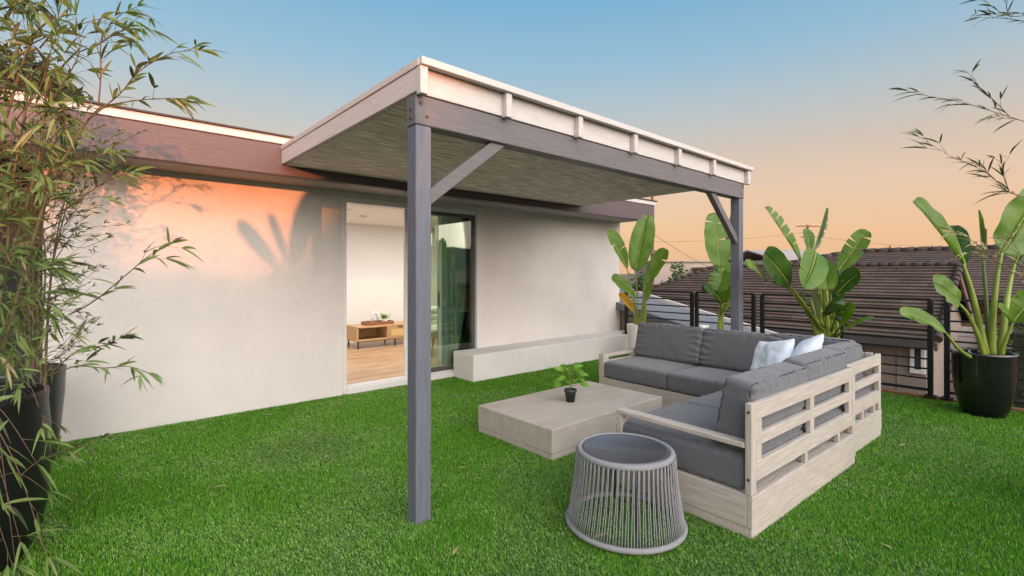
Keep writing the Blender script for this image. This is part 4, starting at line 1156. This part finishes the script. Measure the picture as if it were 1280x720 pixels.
for xa, xb in ((4.185, 4.62), (4.63, 5.01)):
    g = MB()
    g.box(xa, xa + .05, ty0 - .003, ty0 + .015, .24, .436, .002); g.box(xb - .05, xb, ty0 - .003, ty0 + .015, .24, .436, .002)
    g.box(xa + .051, xb - .051, ty0 - .003, ty0 + .015, .24, .275, .002); g.box(xa + .051, xb - .051, ty0 - .003, ty0 + .015, .40, .436, .002)
    dd = g.build("drawer_front", M["oak"], tv)
    g = MB(); g.box(xa + .05, xb - .05, ty0 + .004, ty0 + .010, .274, .401, 0); g.build("rattan_panel", M["rattan"], dd)
    g = MB(); g.box((xa + xb) / 2 - .05, (xa + xb) / 2 + .05, ty0 - .016, ty0 - .004, .422, .434, .002); g.build("handle", M["darkmetal"], dd)
for x in (tvx0 + .02, 4.3, tvx1 - .04):
    for y in (ty0 + .01, ty1 - .05):
        g = MB(); g.box(x, x + .02, y, y + .02, .081, .196, .002); g.build("leg", M["black"], tv)
g = MB(); g.box(tvx0 + .01, tvx1 - .01, ty0 + .01, ty0 + .03, .197, .209, .001); g.box(tvx0 + .01, tvx1 - .01, ty1 - .05, ty1 - .03, .197, .209, .001); g.build("leg_frame", M["black"], tv)
dT = lambda u, v, Y: None
def onY(u, v, Y):
    k = (u - 640) / FPX
    X = Y * (CA + k * SA) / (SA - k * CA); d = X * CA + Y * SA
    return Vector((X, Y, CH - (v - VH) * d / FPX))
ty = onY(472, 405, 8.33)
tr = root("tray", (ty.x, 8.33, .47), "red-brown wooden tray on the oak console", "tray")
g = MB(); g.box(ty.x - .26, ty.x + .26, 8.2, 8.46, .471, .482, .002); g.build("tray_bottom", mat("tray_wood", (.25, .09, .045), .5, .2, 8, (1, 10, 10)), tr)
g = MB()
g.box(ty.x - .26, ty.x + .26, 8.2, 8.215, .483, .53, .002); g.box(ty.x - .26, ty.x + .26, 8.445, 8.46, .483, .53, .002)
g.box(ty.x - .26, ty.x - .245, 8.216, 8.444, .483, .53, .002); g.box(ty.x + .245, ty.x + .26, 8.216, 8.444, .483, .53, .002)
g.build("tray_rim", mat("tray_rim_wood", (.27, .10, .05), .5, .2, 8, (1, 10, 10)), tr)
vx = onY(469, 398, 8.33).x
g = MB()
g.tube([(vx - .05, 8.33, .484), (vx - .055, 8.33, .60), (vx - .03, 8.33, .67), (vx, 8.33, .685), (vx + .035, 8.33, .67), (vx + .05, 8.33, .61), (vx + .045, 8.33, .56)], .026, 12)
tag(g.build("arch_vase", M["whitepot"], smooth=True), "white arch shaped vase standing on the wooden tray", "vase")
bx = onY(481, 399, 8.33).x
ip = root("potted_plant", (bx, 8.33, .483), "little green plant in a white bowl on the tray on the console", "plant")
g = MB(); g.lathe([(.03, .484), (.055, .5), (.06, .55), (.055, .555), (.05, .54), (0, .535)], (bx, 8.33, 0), 24); g.build("bowl", M["whitepot"], ip)
g = MB()
for k in range(26):
    a = rn.random() * 6.28; e = Vector((math.cos(a), math.sin(a), rn.uniform(.4, 1.6))).normalized()
    b = Vector((bx, 8.33, .54)); flat_leaf(g, b + e * .03, b + e * rn.uniform(.10, .19), (0, 0, 1), .014, 5)
g.build("foliage", M["smallleaf"], ip, recalc=False)

# armchair half seen behind the glass
cc = onY(546, 412, 6.9)
ch = root("tub_chair", (cc.x, 6.9, .08), "white upholstered chair behind the door glass beside the curtain", "chair")
M["boucle"] = mat("white_boucle", (.72, .70, .64), .95, .06, 40, bump=.6, bscale=120)
g = MB(); g.cushion(cc.x - .28, cc.x + .28, 6.65, 7.2, .36, .52, .07, .02, .004); g.build("seat", M["boucle"], ch)
g = MB()
pts = [(cc.x + .30 * math.cos(R(a)), 6.93 + .30 * math.sin(R(a)), .66) for a in range(-30, 215, 15)]
for i in range(3): g.tube([(x, y, z + (i - 1) * .11) for x, y, z in pts], .085 - .01 * i, 10)
g.build("backrest", M["boucle"], ch)
for sx in (-.22, .22):
    for yy in (6.7, 7.12):
        g = MB(); g.tube([(cc.x + sx * .85, yy, .37), (cc.x + sx, yy, .081)], [.02, .014], 8); g.build("leg", M["oak"], ch)

# curtain
g = MB(); n = 90; prevr = None
for i in range(n + 1):
    x = 3.80 + .98 * i / n
    y = YW + .26 + .035 * math.sin(i * .85) + .01 * math.sin(i * 2.3)
    row = [g.bm.verts.new((x, y + dy_, z)) for dy_ in (0, .006) for z in (.10, .8, 1.6, 2.34)]
    if prevr:
        for k in (0, 1, 2, 4, 5, 6): g.bm.faces.new((prevr[k], prevr[k + 1], row[k + 1], row[k])).smooth = True
    prevr = row
cu = g.build("curtain", mat("green_curtain", (.17, .29, .25), .9, .15, 30, (6, 6, .4), bump=.2, bscale=120))
tag(cu, "long dark green curtain hanging inside behind the door glass", "curtain")
# ceiling lamp and detector
M["lamp"] = bpy.data.materials.new("lamp_lens"); M["lamp"].use_nodes = True
b = M["lamp"].node_tree.nodes["Principled BSDF"]; b.inputs["Emission Color"].default_value = (1, .9, .75, 1); b.inputs["Emission Strength"].default_value = 12
for i, (x, y, lab) in enumerate(((4.55, 7.09, "round lit downlight in the room ceiling seen through the door glass"), (3.0, 7.2, "round lit downlight in the room ceiling left of the open doorway"), (6.1, 7.2, "round lit downlight in the room ceiling behind the curtain"))):
    dl = root("ceiling_light", (x, y, 2.362), lab, "ceiling light", "downlights in the room ceiling")
    g = MB(); g.lathe([(.05, 2.3645), (.075, 2.3645), (.08, 2.360), (.075, 2.357), (.05, 2.357)], (x, y, 0), 28); g.build("rim", M["trimwhite"], dl)
    g = MB(); g.lathe([(.0, 2.3585), (.049, 2.3585), (.049, 2.364), (0, 2.364)], (x, y, 0), 28); g.build("lens", M["lamp"], dl)
    ld = bpy.data.lights.new("downlight", "AREA"); ld.shape = "DISK"; ld.size = .1; ld.energy = 30; ld.color = (1, .965, .92)
    lo = bpy.data.objects.new("downlight", ld); COL.objects.link(lo); lo.parent = dl; lo.location = (0, 0, -.012)
g = MB(); sd = onY(453.6, 270.5, 7.8)
g.lathe([(.0, 2.325), (.05, 2.328), (.062, 2.345), (.062, 2.3645), (0, 2.3645)], (sd.x, 7.8, 0), 28)
tag(g.build("smoke_detector", M["trimwhite"]), "small round white smoke detector on the room ceiling", "smoke detector")
# ------------------------------------------------------------------ neighbourhood
def tile_mat(name, c=(.115, .076, .058), row=.16, axis=0):
    m = bpy.data.materials.new(name); m.use_nodes = True
    t = m.node_tree; b = t.nodes["Principled BSDF"]; b.inputs["Roughness"].default_value = .75
    uvn = N(t, "ShaderNodeUVMap")
    br = N(t, "ShaderNodeTexBrick"); br.inputs["Scale"].default_value = 1; br.offset = .5
    br.inputs["Brick Width"].default_value = .26; br.inputs["Row Height"].default_value = row; br.inputs["Mortar Size"].default_value = .004
    cc_ = Vector(c)
    br.inputs["Color1"].default_value = (*(cc_ * .8), 1); br.inputs["Color2"].default_value = (*(cc_ * 1.25), 1); br.inputs["Mortar"].default_value = (*(cc_ * .45), 1)
    t.links.new(uvn.outputs[0], br.inputs["Vector"])
    nz = N(t, "ShaderNodeTexNoise"); nz.inputs["Scale"].default_value = 3; nz.inputs["Detail"].default_value = 5
    t.links.new(uvn.outputs[0], nz.inputs["Vector"])
    mi = N(t, "ShaderNodeMix", data_type="RGBA", blend_type="MULTIPLY"); mi.inputs[0].default_value = .7
    r2 = N(t, "ShaderNodeValToRGB"); r2.color_ramp.elements[0].color = (.6, .55, .52, 1); r2.color_ramp.elements[1].color = (1.3, 1.25, 1.2, 1)
    t.links.new(nz.outputs["Fac"], r2.inputs[0]); t.links.new(br.outputs[0], mi.inputs[6]); t.links.new(r2.outputs[0], mi.inputs[7])
    t.links.new(mi.outputs[2], b.inputs["Base Color"])
    return m
M["tile"] = tile_mat("brown_roof_tile")
def tiled_slope(g, a, b, c, d, row=.125):
    """courses of overlapping tiles; a-b eave, d-c ridge; each course is a real step"""
    a, b, c, d = map(Vector, (a, b, c, d))
    L = ((d + c) / 2 - (a + b) / 2).length; n = max(2, int(L / row))
    nr = (b - a).cross(d - a).normalized()
    if nr.z < 0: nr = -nr
    for i in range(n):
        t0, t1 = i / n, (i + 1) / n
        p = [a.lerp(d, t0), b.lerp(c, t0), b.lerp(c, t1), a.lerp(d, t1)]
        q = [p[0] + nr * .032, p[1] + nr * .032, p[2] + nr * .004, p[3] + nr * .004]
        vs = [g.bm.verts.new(x) for x in q]; lo = [g.bm.verts.new(p[0]), g.bm.verts.new(p[1])]
        f = g.bm.faces.new(vs)
        ax = (b - a).normalized()
        for l, x in zip(f.loops, q): l[g.uv].uv = ((x - a).dot(ax), L * (t0 if l.vert in vs[:2] else t1))
        f2 = g.bm.faces.new((lo[0], lo[1], vs[1], vs[0]))
        for l in f2.loops: l[g.uv].uv = ((l.vert.co - a).dot(ax), L * t0)

# house right behind the railing: gable to the right, hip to the left
XE, XRI, ZE, ZR, YG, YH = 9.0, 11.17, .445, 1.53, 1.25, 5.48
ha = root("neighbour_house", (11, 4, -3.2), "brown tiled house with gable end just behind the railing, beige wall below its eave", "house", "neighbouring houses")
g = MB()
tiled_slope(g, (XE, YG, ZE), (XE, YH + 2.2, ZE), (XRI, YH, ZR), (XRI, YG, ZR))
tiled_slope(g, (XE + 4.34, YH + 2.2, ZE), (XE + 4.34, YG, ZE), (XRI, YG, ZR), (XRI, YH, ZR))
tiled_slope(g, (XE, YH + 2.2, ZE), (XE + 4.34, YH + 2.2, ZE), (XRI, YH + .01, ZR), (XRI, YH, ZR))
g.build("roof", M["tile"], ha, recalc=False)
g = MB()
def caps(g, a, b, r=.05, step=.16):
    a, b = Vector(a), Vector(b); n = max(1, int((b - a).length / step))
    for i in range(n):
        p, q = a.lerp(b, i / n), a.lerp(b, (i + 1.12) / n)
        g.tube([p + Vector((0, 0, .012)), q], [r, r * .82], 8)
caps(g, (XRI, YG - .06, ZR + .02), (XRI, YH, ZR + .02)); caps(g, (XE, YH + 2.2, ZE + .03), (XRI, YH, ZR + .02)); caps(g, (XE + 4.34, YH + 2.2, ZE + .03), (XRI, YH, ZR + .02))
caps(g, (XE - .02, YG - .05, ZE + .02), (XRI, YG - .05, ZR + .01), .06); caps(g, (XE + 4.36, YG - .05, ZE + .02), (XRI, YG - .05, ZR + .01), .06)
g.build("ridge_tiles", M["tile"], ha)
M["siding"] = mat("beige_siding", (.25, .195, .16), .8, .1, 4, (1, 1, 12), bump=.2, bscale=10)
g = MB()
g.box(XE + .35, XE + .45, YG + .12, YH + 1.8, -3.2, .55, 0)
g.box(XE + .451, XE + 3.9, YG + .12, YG + .22, -3.2, .55, 0)
g.poly([(XE + .45, YG + .12, .552), (XE + 3.9, YG + .12, .552), (XRI, YG + .12, ZR - .06)], .1, (0, 1, 0))
for y in np.arange(YG + .45, YH + 1.6, .41): g.box(XE + .338, XE + .349, y, y + .02, -1.5, .5, 0)
g.build("wall", M["siding"], ha)
g = MB(); g.box(XE + .0, XE + .028, YG, YH + 2.2, ZE - .13, ZE - .005, .003); g.box(XE + .03, XE + .45, YG + .03, YH + 2.1, ZE - .05, ZE - .03, 0)
g.build("fascia", mat("fascia_brown", (.075, .06, .055), .7, .15, 6), ha)
g = MB(); g.beam((XE - .01, YG - .03, ZE - .08), (XRI, YG - .03, ZR - .09), .04, .14); g.beam((XE + 4.35, YG - .03, ZE - .08), (XRI, YG - .03, ZR - .09), .04, .14)
g.build("barge_board", mat("barge_brown", (.16, .10, .075), .7, .15, 6), ha)
for yw0, yw1 in ((1.38, 1.56), (4.2, 4.9)):
    g = MB()
    g.box(XE + .31, XE + .348, yw0, yw0 + .05, -.09, .35, .003); g.box(XE + .31, XE + .348, yw1 - .05, yw1, -.09, .35, .003)
    g.box(XE + .31, XE + .348, yw0 + .051, yw1 - .051, .29, .35, .003); g.box(XE + .31, XE + .348, yw0 + .051, yw1 - .051, -.09, -.03, .003)
    wn = g.build("window", M["trimwhite"], ha)
    g = MB(); g.box(XE + .334, XE + .342, yw0 + .05, yw1 - .05, -.031, .291, 0); g.build("pane", mat("dark_window", (.03, .035, .04), .08, .1, 3, spec=.8), wn)

# grey low roof next door with a white drip edge, between the terrace and the tiled house
gr = root("garage", (8.1, 5.0, -3.2), "low grey garage roof with a white edge strip just behind the railing", "garage")
pa, pb = onX(806, 370, 8.8), onX(958, 417, 8.8)
sl = (pb.z - pa.z) / (pb.y - pa.y)
ya, yb_ = 8.2, 2.6
za, zb2 = pa.z + sl * (ya - pa.y), pa.z + sl * (yb_ - pa.y)
g = MB(); g.poly([(7.45, yb_, zb2), (8.76, yb_, zb2), (8.76, ya, za), (7.45, ya, za)], .12); g.build("roof", mat("grey_roofing", (.16, .165, .18), .85, .12, 5, bump=.3, bscale=40), gr)
g = MB(); g.beam((8.80, yb_ - .03, zb2 + .01), (8.80, ya, za + .01), .07, .10, .004); g.beam((7.45, yb_ - .04, zb2 + .01), (8.83, yb_ - .04, zb2 + .01), .07, .10, .004)
g.build("roof_edge", mat("edge_white", (.62, .56, .52), .6, .08, 6), gr)
g = MB(); g.poly([(7.6, yb_ + .2, zb2 - .10), (7.6, ya - .1, za - .14), (7.6, ya - .1, -3.2), (7.6, yb_ + .2, -3.2)], .1, (1, 0, 0)); g.poly([(8.5, yb_ + .2, zb2 - .1), (8.5, ya - .1, za - .14), (8.5, ya - .1, -3.2), (8.5, yb_ + .2, -3.2)], .1, (1, 0, 0))
g.build("wall", M["siding"], gr)
# pale parapet nearer
g = MB(); q0, q1 = onX(806, 402, 7.75), onX(874, 410, 7.75)
g.box(7.66, 7.9, q1.y - .1, q0.y + 1.5, -3.2, q0.z + .015, .01)
tag(g.build("parapet", M["plinth"]), "pale curved-top parapet wall just below the railing near the house", "parapet")

# second tiled house behind
XE2, XR2, ZE2, ZR2 = 14.0, 18.0, .92, 2.04
hb = root("neighbour_house", (18, 0, -3.2), "larger brown tiled house further back with the higher ridge and a brown timber wall", "house", "neighbouring houses")
g = MB()
tiled_slope(g, (XE2, -12, ZE2), (XE2, 8.4, ZE2), (XR2, 4.43, ZR2), (XR2, -12, ZR2), .22)
tiled_slope(g, (XE2 + 8, 8.4, ZE2), (XE2 + 8, -12, ZE2), (XR2, -12, ZR2), (XR2, 4.43, ZR2), .4)
tiled_slope(g, (XE2, 8.4, ZE2), (XE2 + 8, 8.4, ZE2), (XR2, 4.45, ZR2), (XR2, 4.43, ZR2), .4)
g.build("roof", M["tile"], hb, recalc=False)
g = MB(); caps(g, (XR2, -12, ZR2 + .02), (XR2, 4.43, ZR2 + .02), .1, .3); caps(g, (XE2, 8.4, ZE2 + .02), (XR2, 4.43, ZR2 + .02), .1, .3); g.build("ridge_tiles", M["tile"], hb)
g = MB(); g.box(XE2 + .5, XE2 + .6, -12, 8, -.4, ZE2 + .1, 0)
g.build("wall", mat("brown_timber_wall", (.20, .10, .055), .7, .2, 4, (1, 12, 1)), hb)
g = MB(); g.box(XE2 + .48, XE2 + .6, -12, 8, -3.2, -.41, 0); g.build("lower_wall", M["siding"], hb)
for y in np.arange(-2.2, 6.5, 1.25):
    g = MB(); g.box(XE2 + .30, XE2 + .42, y, y + .12, -3.2, ZE2 - .02, .004); g.build("pillar", M["trimwhite"], hb)
g = MB(); g.box(XE2, XE2 + .03, -12, 8.4, ZE2 - .14, ZE2 - .005, .003); g.build("fascia", mat("fascia_brown_far", (.075, .06, .055), .7, .15, 6), hb)

# hedge and white fence in the yard
def leaf_cloud(g, c, rad, n, size, rn, shell=.55):
    for _ in range(n):
        v = Vector((rn.gauss(0, 1), rn.gauss(0, 1), rn.gauss(0, 1))).normalized() * (shell + (1 - shell) * rn.random())
        nz = 1 + .35 * mnoise.noise(v * 2.3 + Vector(c))
        p = Vector(c) + Vector((v.x * rad[0], v.y * rad[1], v.z * rad[2])) * nz
        s = size * rn.uniform(.6, 1.4)
        a = Vector((rn.uniform(-1, 1), rn.uniform(-1, 1), rn.uniform(-1, 1))).normalized(); b_ = a.orthogonal().normalized() * s * .45
        q = [g.bm.verts.new(p - a * s), g.bm.verts.new(p + b_), g.bm.verts.new(p + a * s), g.bm.verts.new(p - b_)]
        g.bm.faces.new(q)
M["hedge"] = leaf_mat("hedge_leaf", (.03, .065, .015), (.06, .11, .02), .6, False, .2)
M["treeleaf"] = leaf_mat("tree_leaf", (.03, .035, .012), (.07, .06, .02), .6, False, .2)
M["bark"] = mat("bark", (.08, .055, .04), .9, .3, 10, bump=.6, bscale=20)
g = MB(); rh = random.Random(9)
hd = root("hedge", (11.6, -.4, -3.2), "clipped green hedge below the second tiled house at the right", "hedge")
for _ in range(5200):
    x, y, z = 11.2 + rh.random() * .9, -2.4 + rh.random() * 3.15, -2.6 + rh.random() * 3.2
    if min(x - 11.2, 12.1 - x, y + 2.4, .75 - y, .6 - z) > .18: continue
    leaf_cloud(g, (x, y, z), (.04, .04, .04), 1, .055, rh)
g.build("foliage", M["hedge"], hd, recalc=False)
g = MB(); g.box(11.4, 11.95, -2.25, .6, -3.2, .45, .02); g.build("branches", mat("hedge_core", (.03, .035, .015), .95, .3, 10), hd)
g = MB()
fn = root("yard_fence", (10.9, .6, -3.2), "white boarded fence in the yard between the gable and the hedge", "fence")
for k in range(8): g.box(12.6, 12.64, -3.0, 3.2, -1.2 + k * .2, -1.2 + k * .2 + .185, .003)
g.build("boards", mat("fence_white", (.50, .45, .42), .7, .08, 5), fn)
for y in (-2.9, -1, 1.0, 3.0):
    g = MB(); g.box(12.55, 12.598, y, y + .1, -3.2, .44, .003); g.build("post", mat("fence_post_white", (.50, .45, .42), .7, .08, 5), fn)

# trees
def tree(name, c, h, crown, n, size, label, seed, mtl="treeleaf", group=None):
    rn_ = random.Random(seed); c = Vector(c)
    t = root(name, c, label, "tree", group)
    g = MB(); top = c + Vector((0, 0, h))
    g.tube([c, c.lerp(top, .4) + Vector((.05 * h, 0, 0)), c.lerp(top, .75)], [h * .035, h * .026, h * .012], 8)
    lf_ = MB()
    k = 16
    for i in range(k):
        v = Vector((rn_.gauss(0, 1), rn_.gauss(0, 1), rn_.gauss(0, .8))).normalized() * rn_.uniform(.35, .95)
        p = c + Vector((v.x * crown[0], v.y * crown[1], h - crown[2] + v.z * crown[2]))
        s = rn_.uniform(.28, .5)
        leaf_cloud(lf_, p, (crown[0] * s, crown[1] * s, crown[2] * s), n // k, size, rn_, .35)
        g.tube([c.lerp(top, .35 + .25 * rn_.random()), p], [h * .012, h * .003], 5)
    g.build("trunk", M["bark"], t); lf_.build("crown", M[mtl], t, recalc=False)
tt = P(-25, 130, 18); tree("tree", (tt.x, tt.y, -3.2), 14.4, (4.7, 4.7, 4.4), 34000, .15, "big dark olive tree behind the house roof at the left", 31)
tt = P(822, 342, 20); tree("tree", (tt.x, tt.y, -3.2), 5.35, (1.2, 1.2, 1.5), 2600, .09, "bushy green tree behind the plant in the white pot, beside the utility pole", 32, "hedge")
tt = P(921, 333, 34); tree("tree", (tt.x, tt.y, -3.2), 5.1, (1.1, 1.1, 1.2), 1200, .12, "small distant tree behind the tiled roof beside the back post", 33, "treeleaf")
for i, (u, v, dd, s_) in enumerate(((1157, 309, 70, 1.0), (1168, 306, 72, 1.3))):
    tt = P(u, v, dd); tree("tree", (tt.x, tt.y, -3.2), tt.z + 3.2, (s_, s_, s_ * 1.1), 900, .16, ("smaller" if i == 0 else "larger") + " of two far tree tops above the higher tiled ridge", 40 + i, "treeleaf", "far tree tops")

# far buildings
def block(u0, u1, vtop, d0, label, col, flat=True, depth=6, vr=None):
    a, b = P(u0, vtop, d0), P(u1, vtop, d0)
    r = root("far_building", ((a.x + b.x) / 2, (a.y + b.y) / 2, -3.2), label, "building", "far buildings on the skyline")
    ax = (b - a); ax.z = 0; L = ax.length; ax.normalize(); nrm = Vector((CA, SA, 0))
    T = Matrix(((ax.x, nrm.x, 0, a.x), (ax.y, nrm.y, 0, a.y), (0, 0, 1, 0), (0, 0, 0, 1)))
    g = MB(T); g.box(0, L, 0, depth, -3.2, a.z - .12, 0); g.build("wall", mat("far_wall", col, .85, .08, .6), r)
    g = MB(T)
    if flat: g.box(-.2, L + .2, -.2, depth + .2, a.z - .118, a.z, .01)
    else:
        h_ = (vtop - vr) / FPX * d0
        for y0, y1 in ((-.3, depth / 2), (depth + .3, depth / 2)):
            g.poly([(-.2, y0, a.z - .1), (L + .2, y0, a.z - .1), (L + .2, y1, a.z + h_), (-.2, y1, a.z + h_)], .08)
    g.build("roof", mat("far_roof", (.32, .26, .22) if flat else (.40, .34, .30), .8, .1, .8), r)
    return r
block(815, 905, 326, 42, "pale flat-roofed building far behind the tiled hip, left of the back post", (.42, .33, .27))
block(972, 1046, 322, 30, "pale house with a light low-pitched roof behind the bushy plant", (.50, .43, .38), False, 7, 309)
block(905, 960, 333, 36, "low brown building behind the tiled roof right of the back post", (.22, .15, .12))
block(1095, 1200, 316, 60, "long low building on the skyline behind the higher ridge", (.30, .24, .21))

# utility poles and wires
def pole(u, vtop, d, r, arms, label):
    t = P(u, vtop, d)
    o = root("utility_pole", (t.x, t.y, -3.2), label, "utility pole", "utility poles on the skyline")
    g = MB(); g.tube([(t.x, t.y, -3.2), (t.x, t.y, t.z)], [r, r * .8], 10); g.build("pole", M["polewood"], o)
    ax = Vector((SA, -CA, 0))
    for dz, hl in arms:
        c = Vector((t.x, t.y, t.z - dz)); g = MB(); g.beam(c - ax * hl - Vector((CA, SA, 0)) * r, c + ax * hl - Vector((CA, SA, 0)) * r, .1, .12)
        am = g.build("crossarm", M["polewood"], o)
        for s in (-.9, -.45, .45, .9):
            g = MB(); p = c + ax * hl * s - Vector((CA, SA, 0)) * r
            g.lathe([(.03, .06), (.05, .1), (.03, .16), (0, .2)], p, 8); g.build("insulator", M["trimwhite"], am)
    return o, t
M["polewood"] = mat("pole_wood", (.16, .085, .06), .85, .2, 3, (6, 6, 1))
o1, t1 = pole(815.5, 232, 30, .12, (), "thick brown utility pole rising just right of the house roof beam")
g = MB(); c = P(813, 270, 29.7); g.lathe([(.0, -.16), (.14, -.14), (.16, 0), (.14, .14), (0, .16)], c, 16); g.build("blue_cap", mat("pole_blue", (.02, .03, .25), .4, .1, 4), o1)
c = P(813, 264, 29.7); g = MB(); g.lathe([(.0, -.1), (.13, -.08), (.12, .1), (0, .14)], c, 16); g.build("meter_head", M["trimwhite"], o1)
c = P(815, 315, 29.7); g = MB(); g.beam(c - Vector((SA, -CA, 0)) * .5, c + Vector((SA, -CA, 0)) * .3, .1, .2); g.build("crossarm", M["polewood"], o1)
pole(1009.5, 281, 48, .13, ((.15, 1.15), (1.2, .7)), "utility pole with two crossarms behind the bushy plant")
pole(1233, 286, 55, .1, (), "thin bare pole on the skyline right of the tall urn plant leaf")
pole(1112.5, 307, 55, .12, (), "short dark pole on the ridge left of the far tree tops")
pole(953, 312, 55, .07, (), "thinnest short pole above the roofs right of the back post")
pole(1072, 303, 45, .12, (), "short brown pole above the higher ridge right of the torn leaf")
def wire(a, b, sag, label):
    g = MB(); a, b = Vector(a), Vector(b)
    g.tube([a.lerp(b, i / 14) - Vector((0, 0, sag * 4 * (i / 14) * (1 - i / 14))) for i in range(15)], .012, 4)
    tag(g.build("power_line", M["black"]), label, "power line", "power lines over the roofs")
wire(P(816, 292, 30), P(886, 334, 40), .1, "slack guy wire slanting down from the thick brown pole")
wire(P(1009, 290, 48), P(700, 296, 48), .7, "power line running left from the crossarm pole towards the house")
wire(P(1009, 294, 48), P(1320, 300, 58), 1.0, "power line running right from the crossarm pole over the ridge")

# ------------------------------------------------------------------ dry leaves on the turf
def litter(u, v, L, a, label):
    d = FPX * CH / (v - VH); c = P(u, v, d); c.z = .017
    g = MB(); dv = Vector((math.cos(a), math.sin(a), .05)); flat_leaf(g, c - dv * L / 2, c + dv * L / 2, (0, 0, 1), L * .13, 6, .4, .2)
    tag(g.build("dry_leaf", M["bleafdry"], recalc=False), label, "leaf", "dry leaves lying on the turf")
for i, (u, v, L, a, lab) in enumerate(((276, 612, .10, -.6, "dry curled leaf on open grass left of the front post"), (579, 588, .08, -.4, "dry leaf on the grass between front post and coffee table"),
        (570, 693, .075, .5, "dry leaf on the grass at the bottom edge right of the front post"), (335, 521, .11, -.8, "dry leaf on the grass near the foot of the wall"),
        (436, 541, .09, -.7, "dry leaf on the grass below the door threshold"), (751, 675, .11, -.3, "dry leaf lying under the rope side table"),
        (1129, 559, .10, -.3, "dry leaf on the grass right of the sofa corner"), (250, 537, .08, .2, "palest dry leaf on the grass beside the wall"),
        (1108, 687, .06, 1.2, "tiny dry leaf on the grass in front of the sofa back"), (375, 544, .06, 1.9, "small dry leaf upright on the grass before the wall"))):
    litter(u, v, L, a, lab)
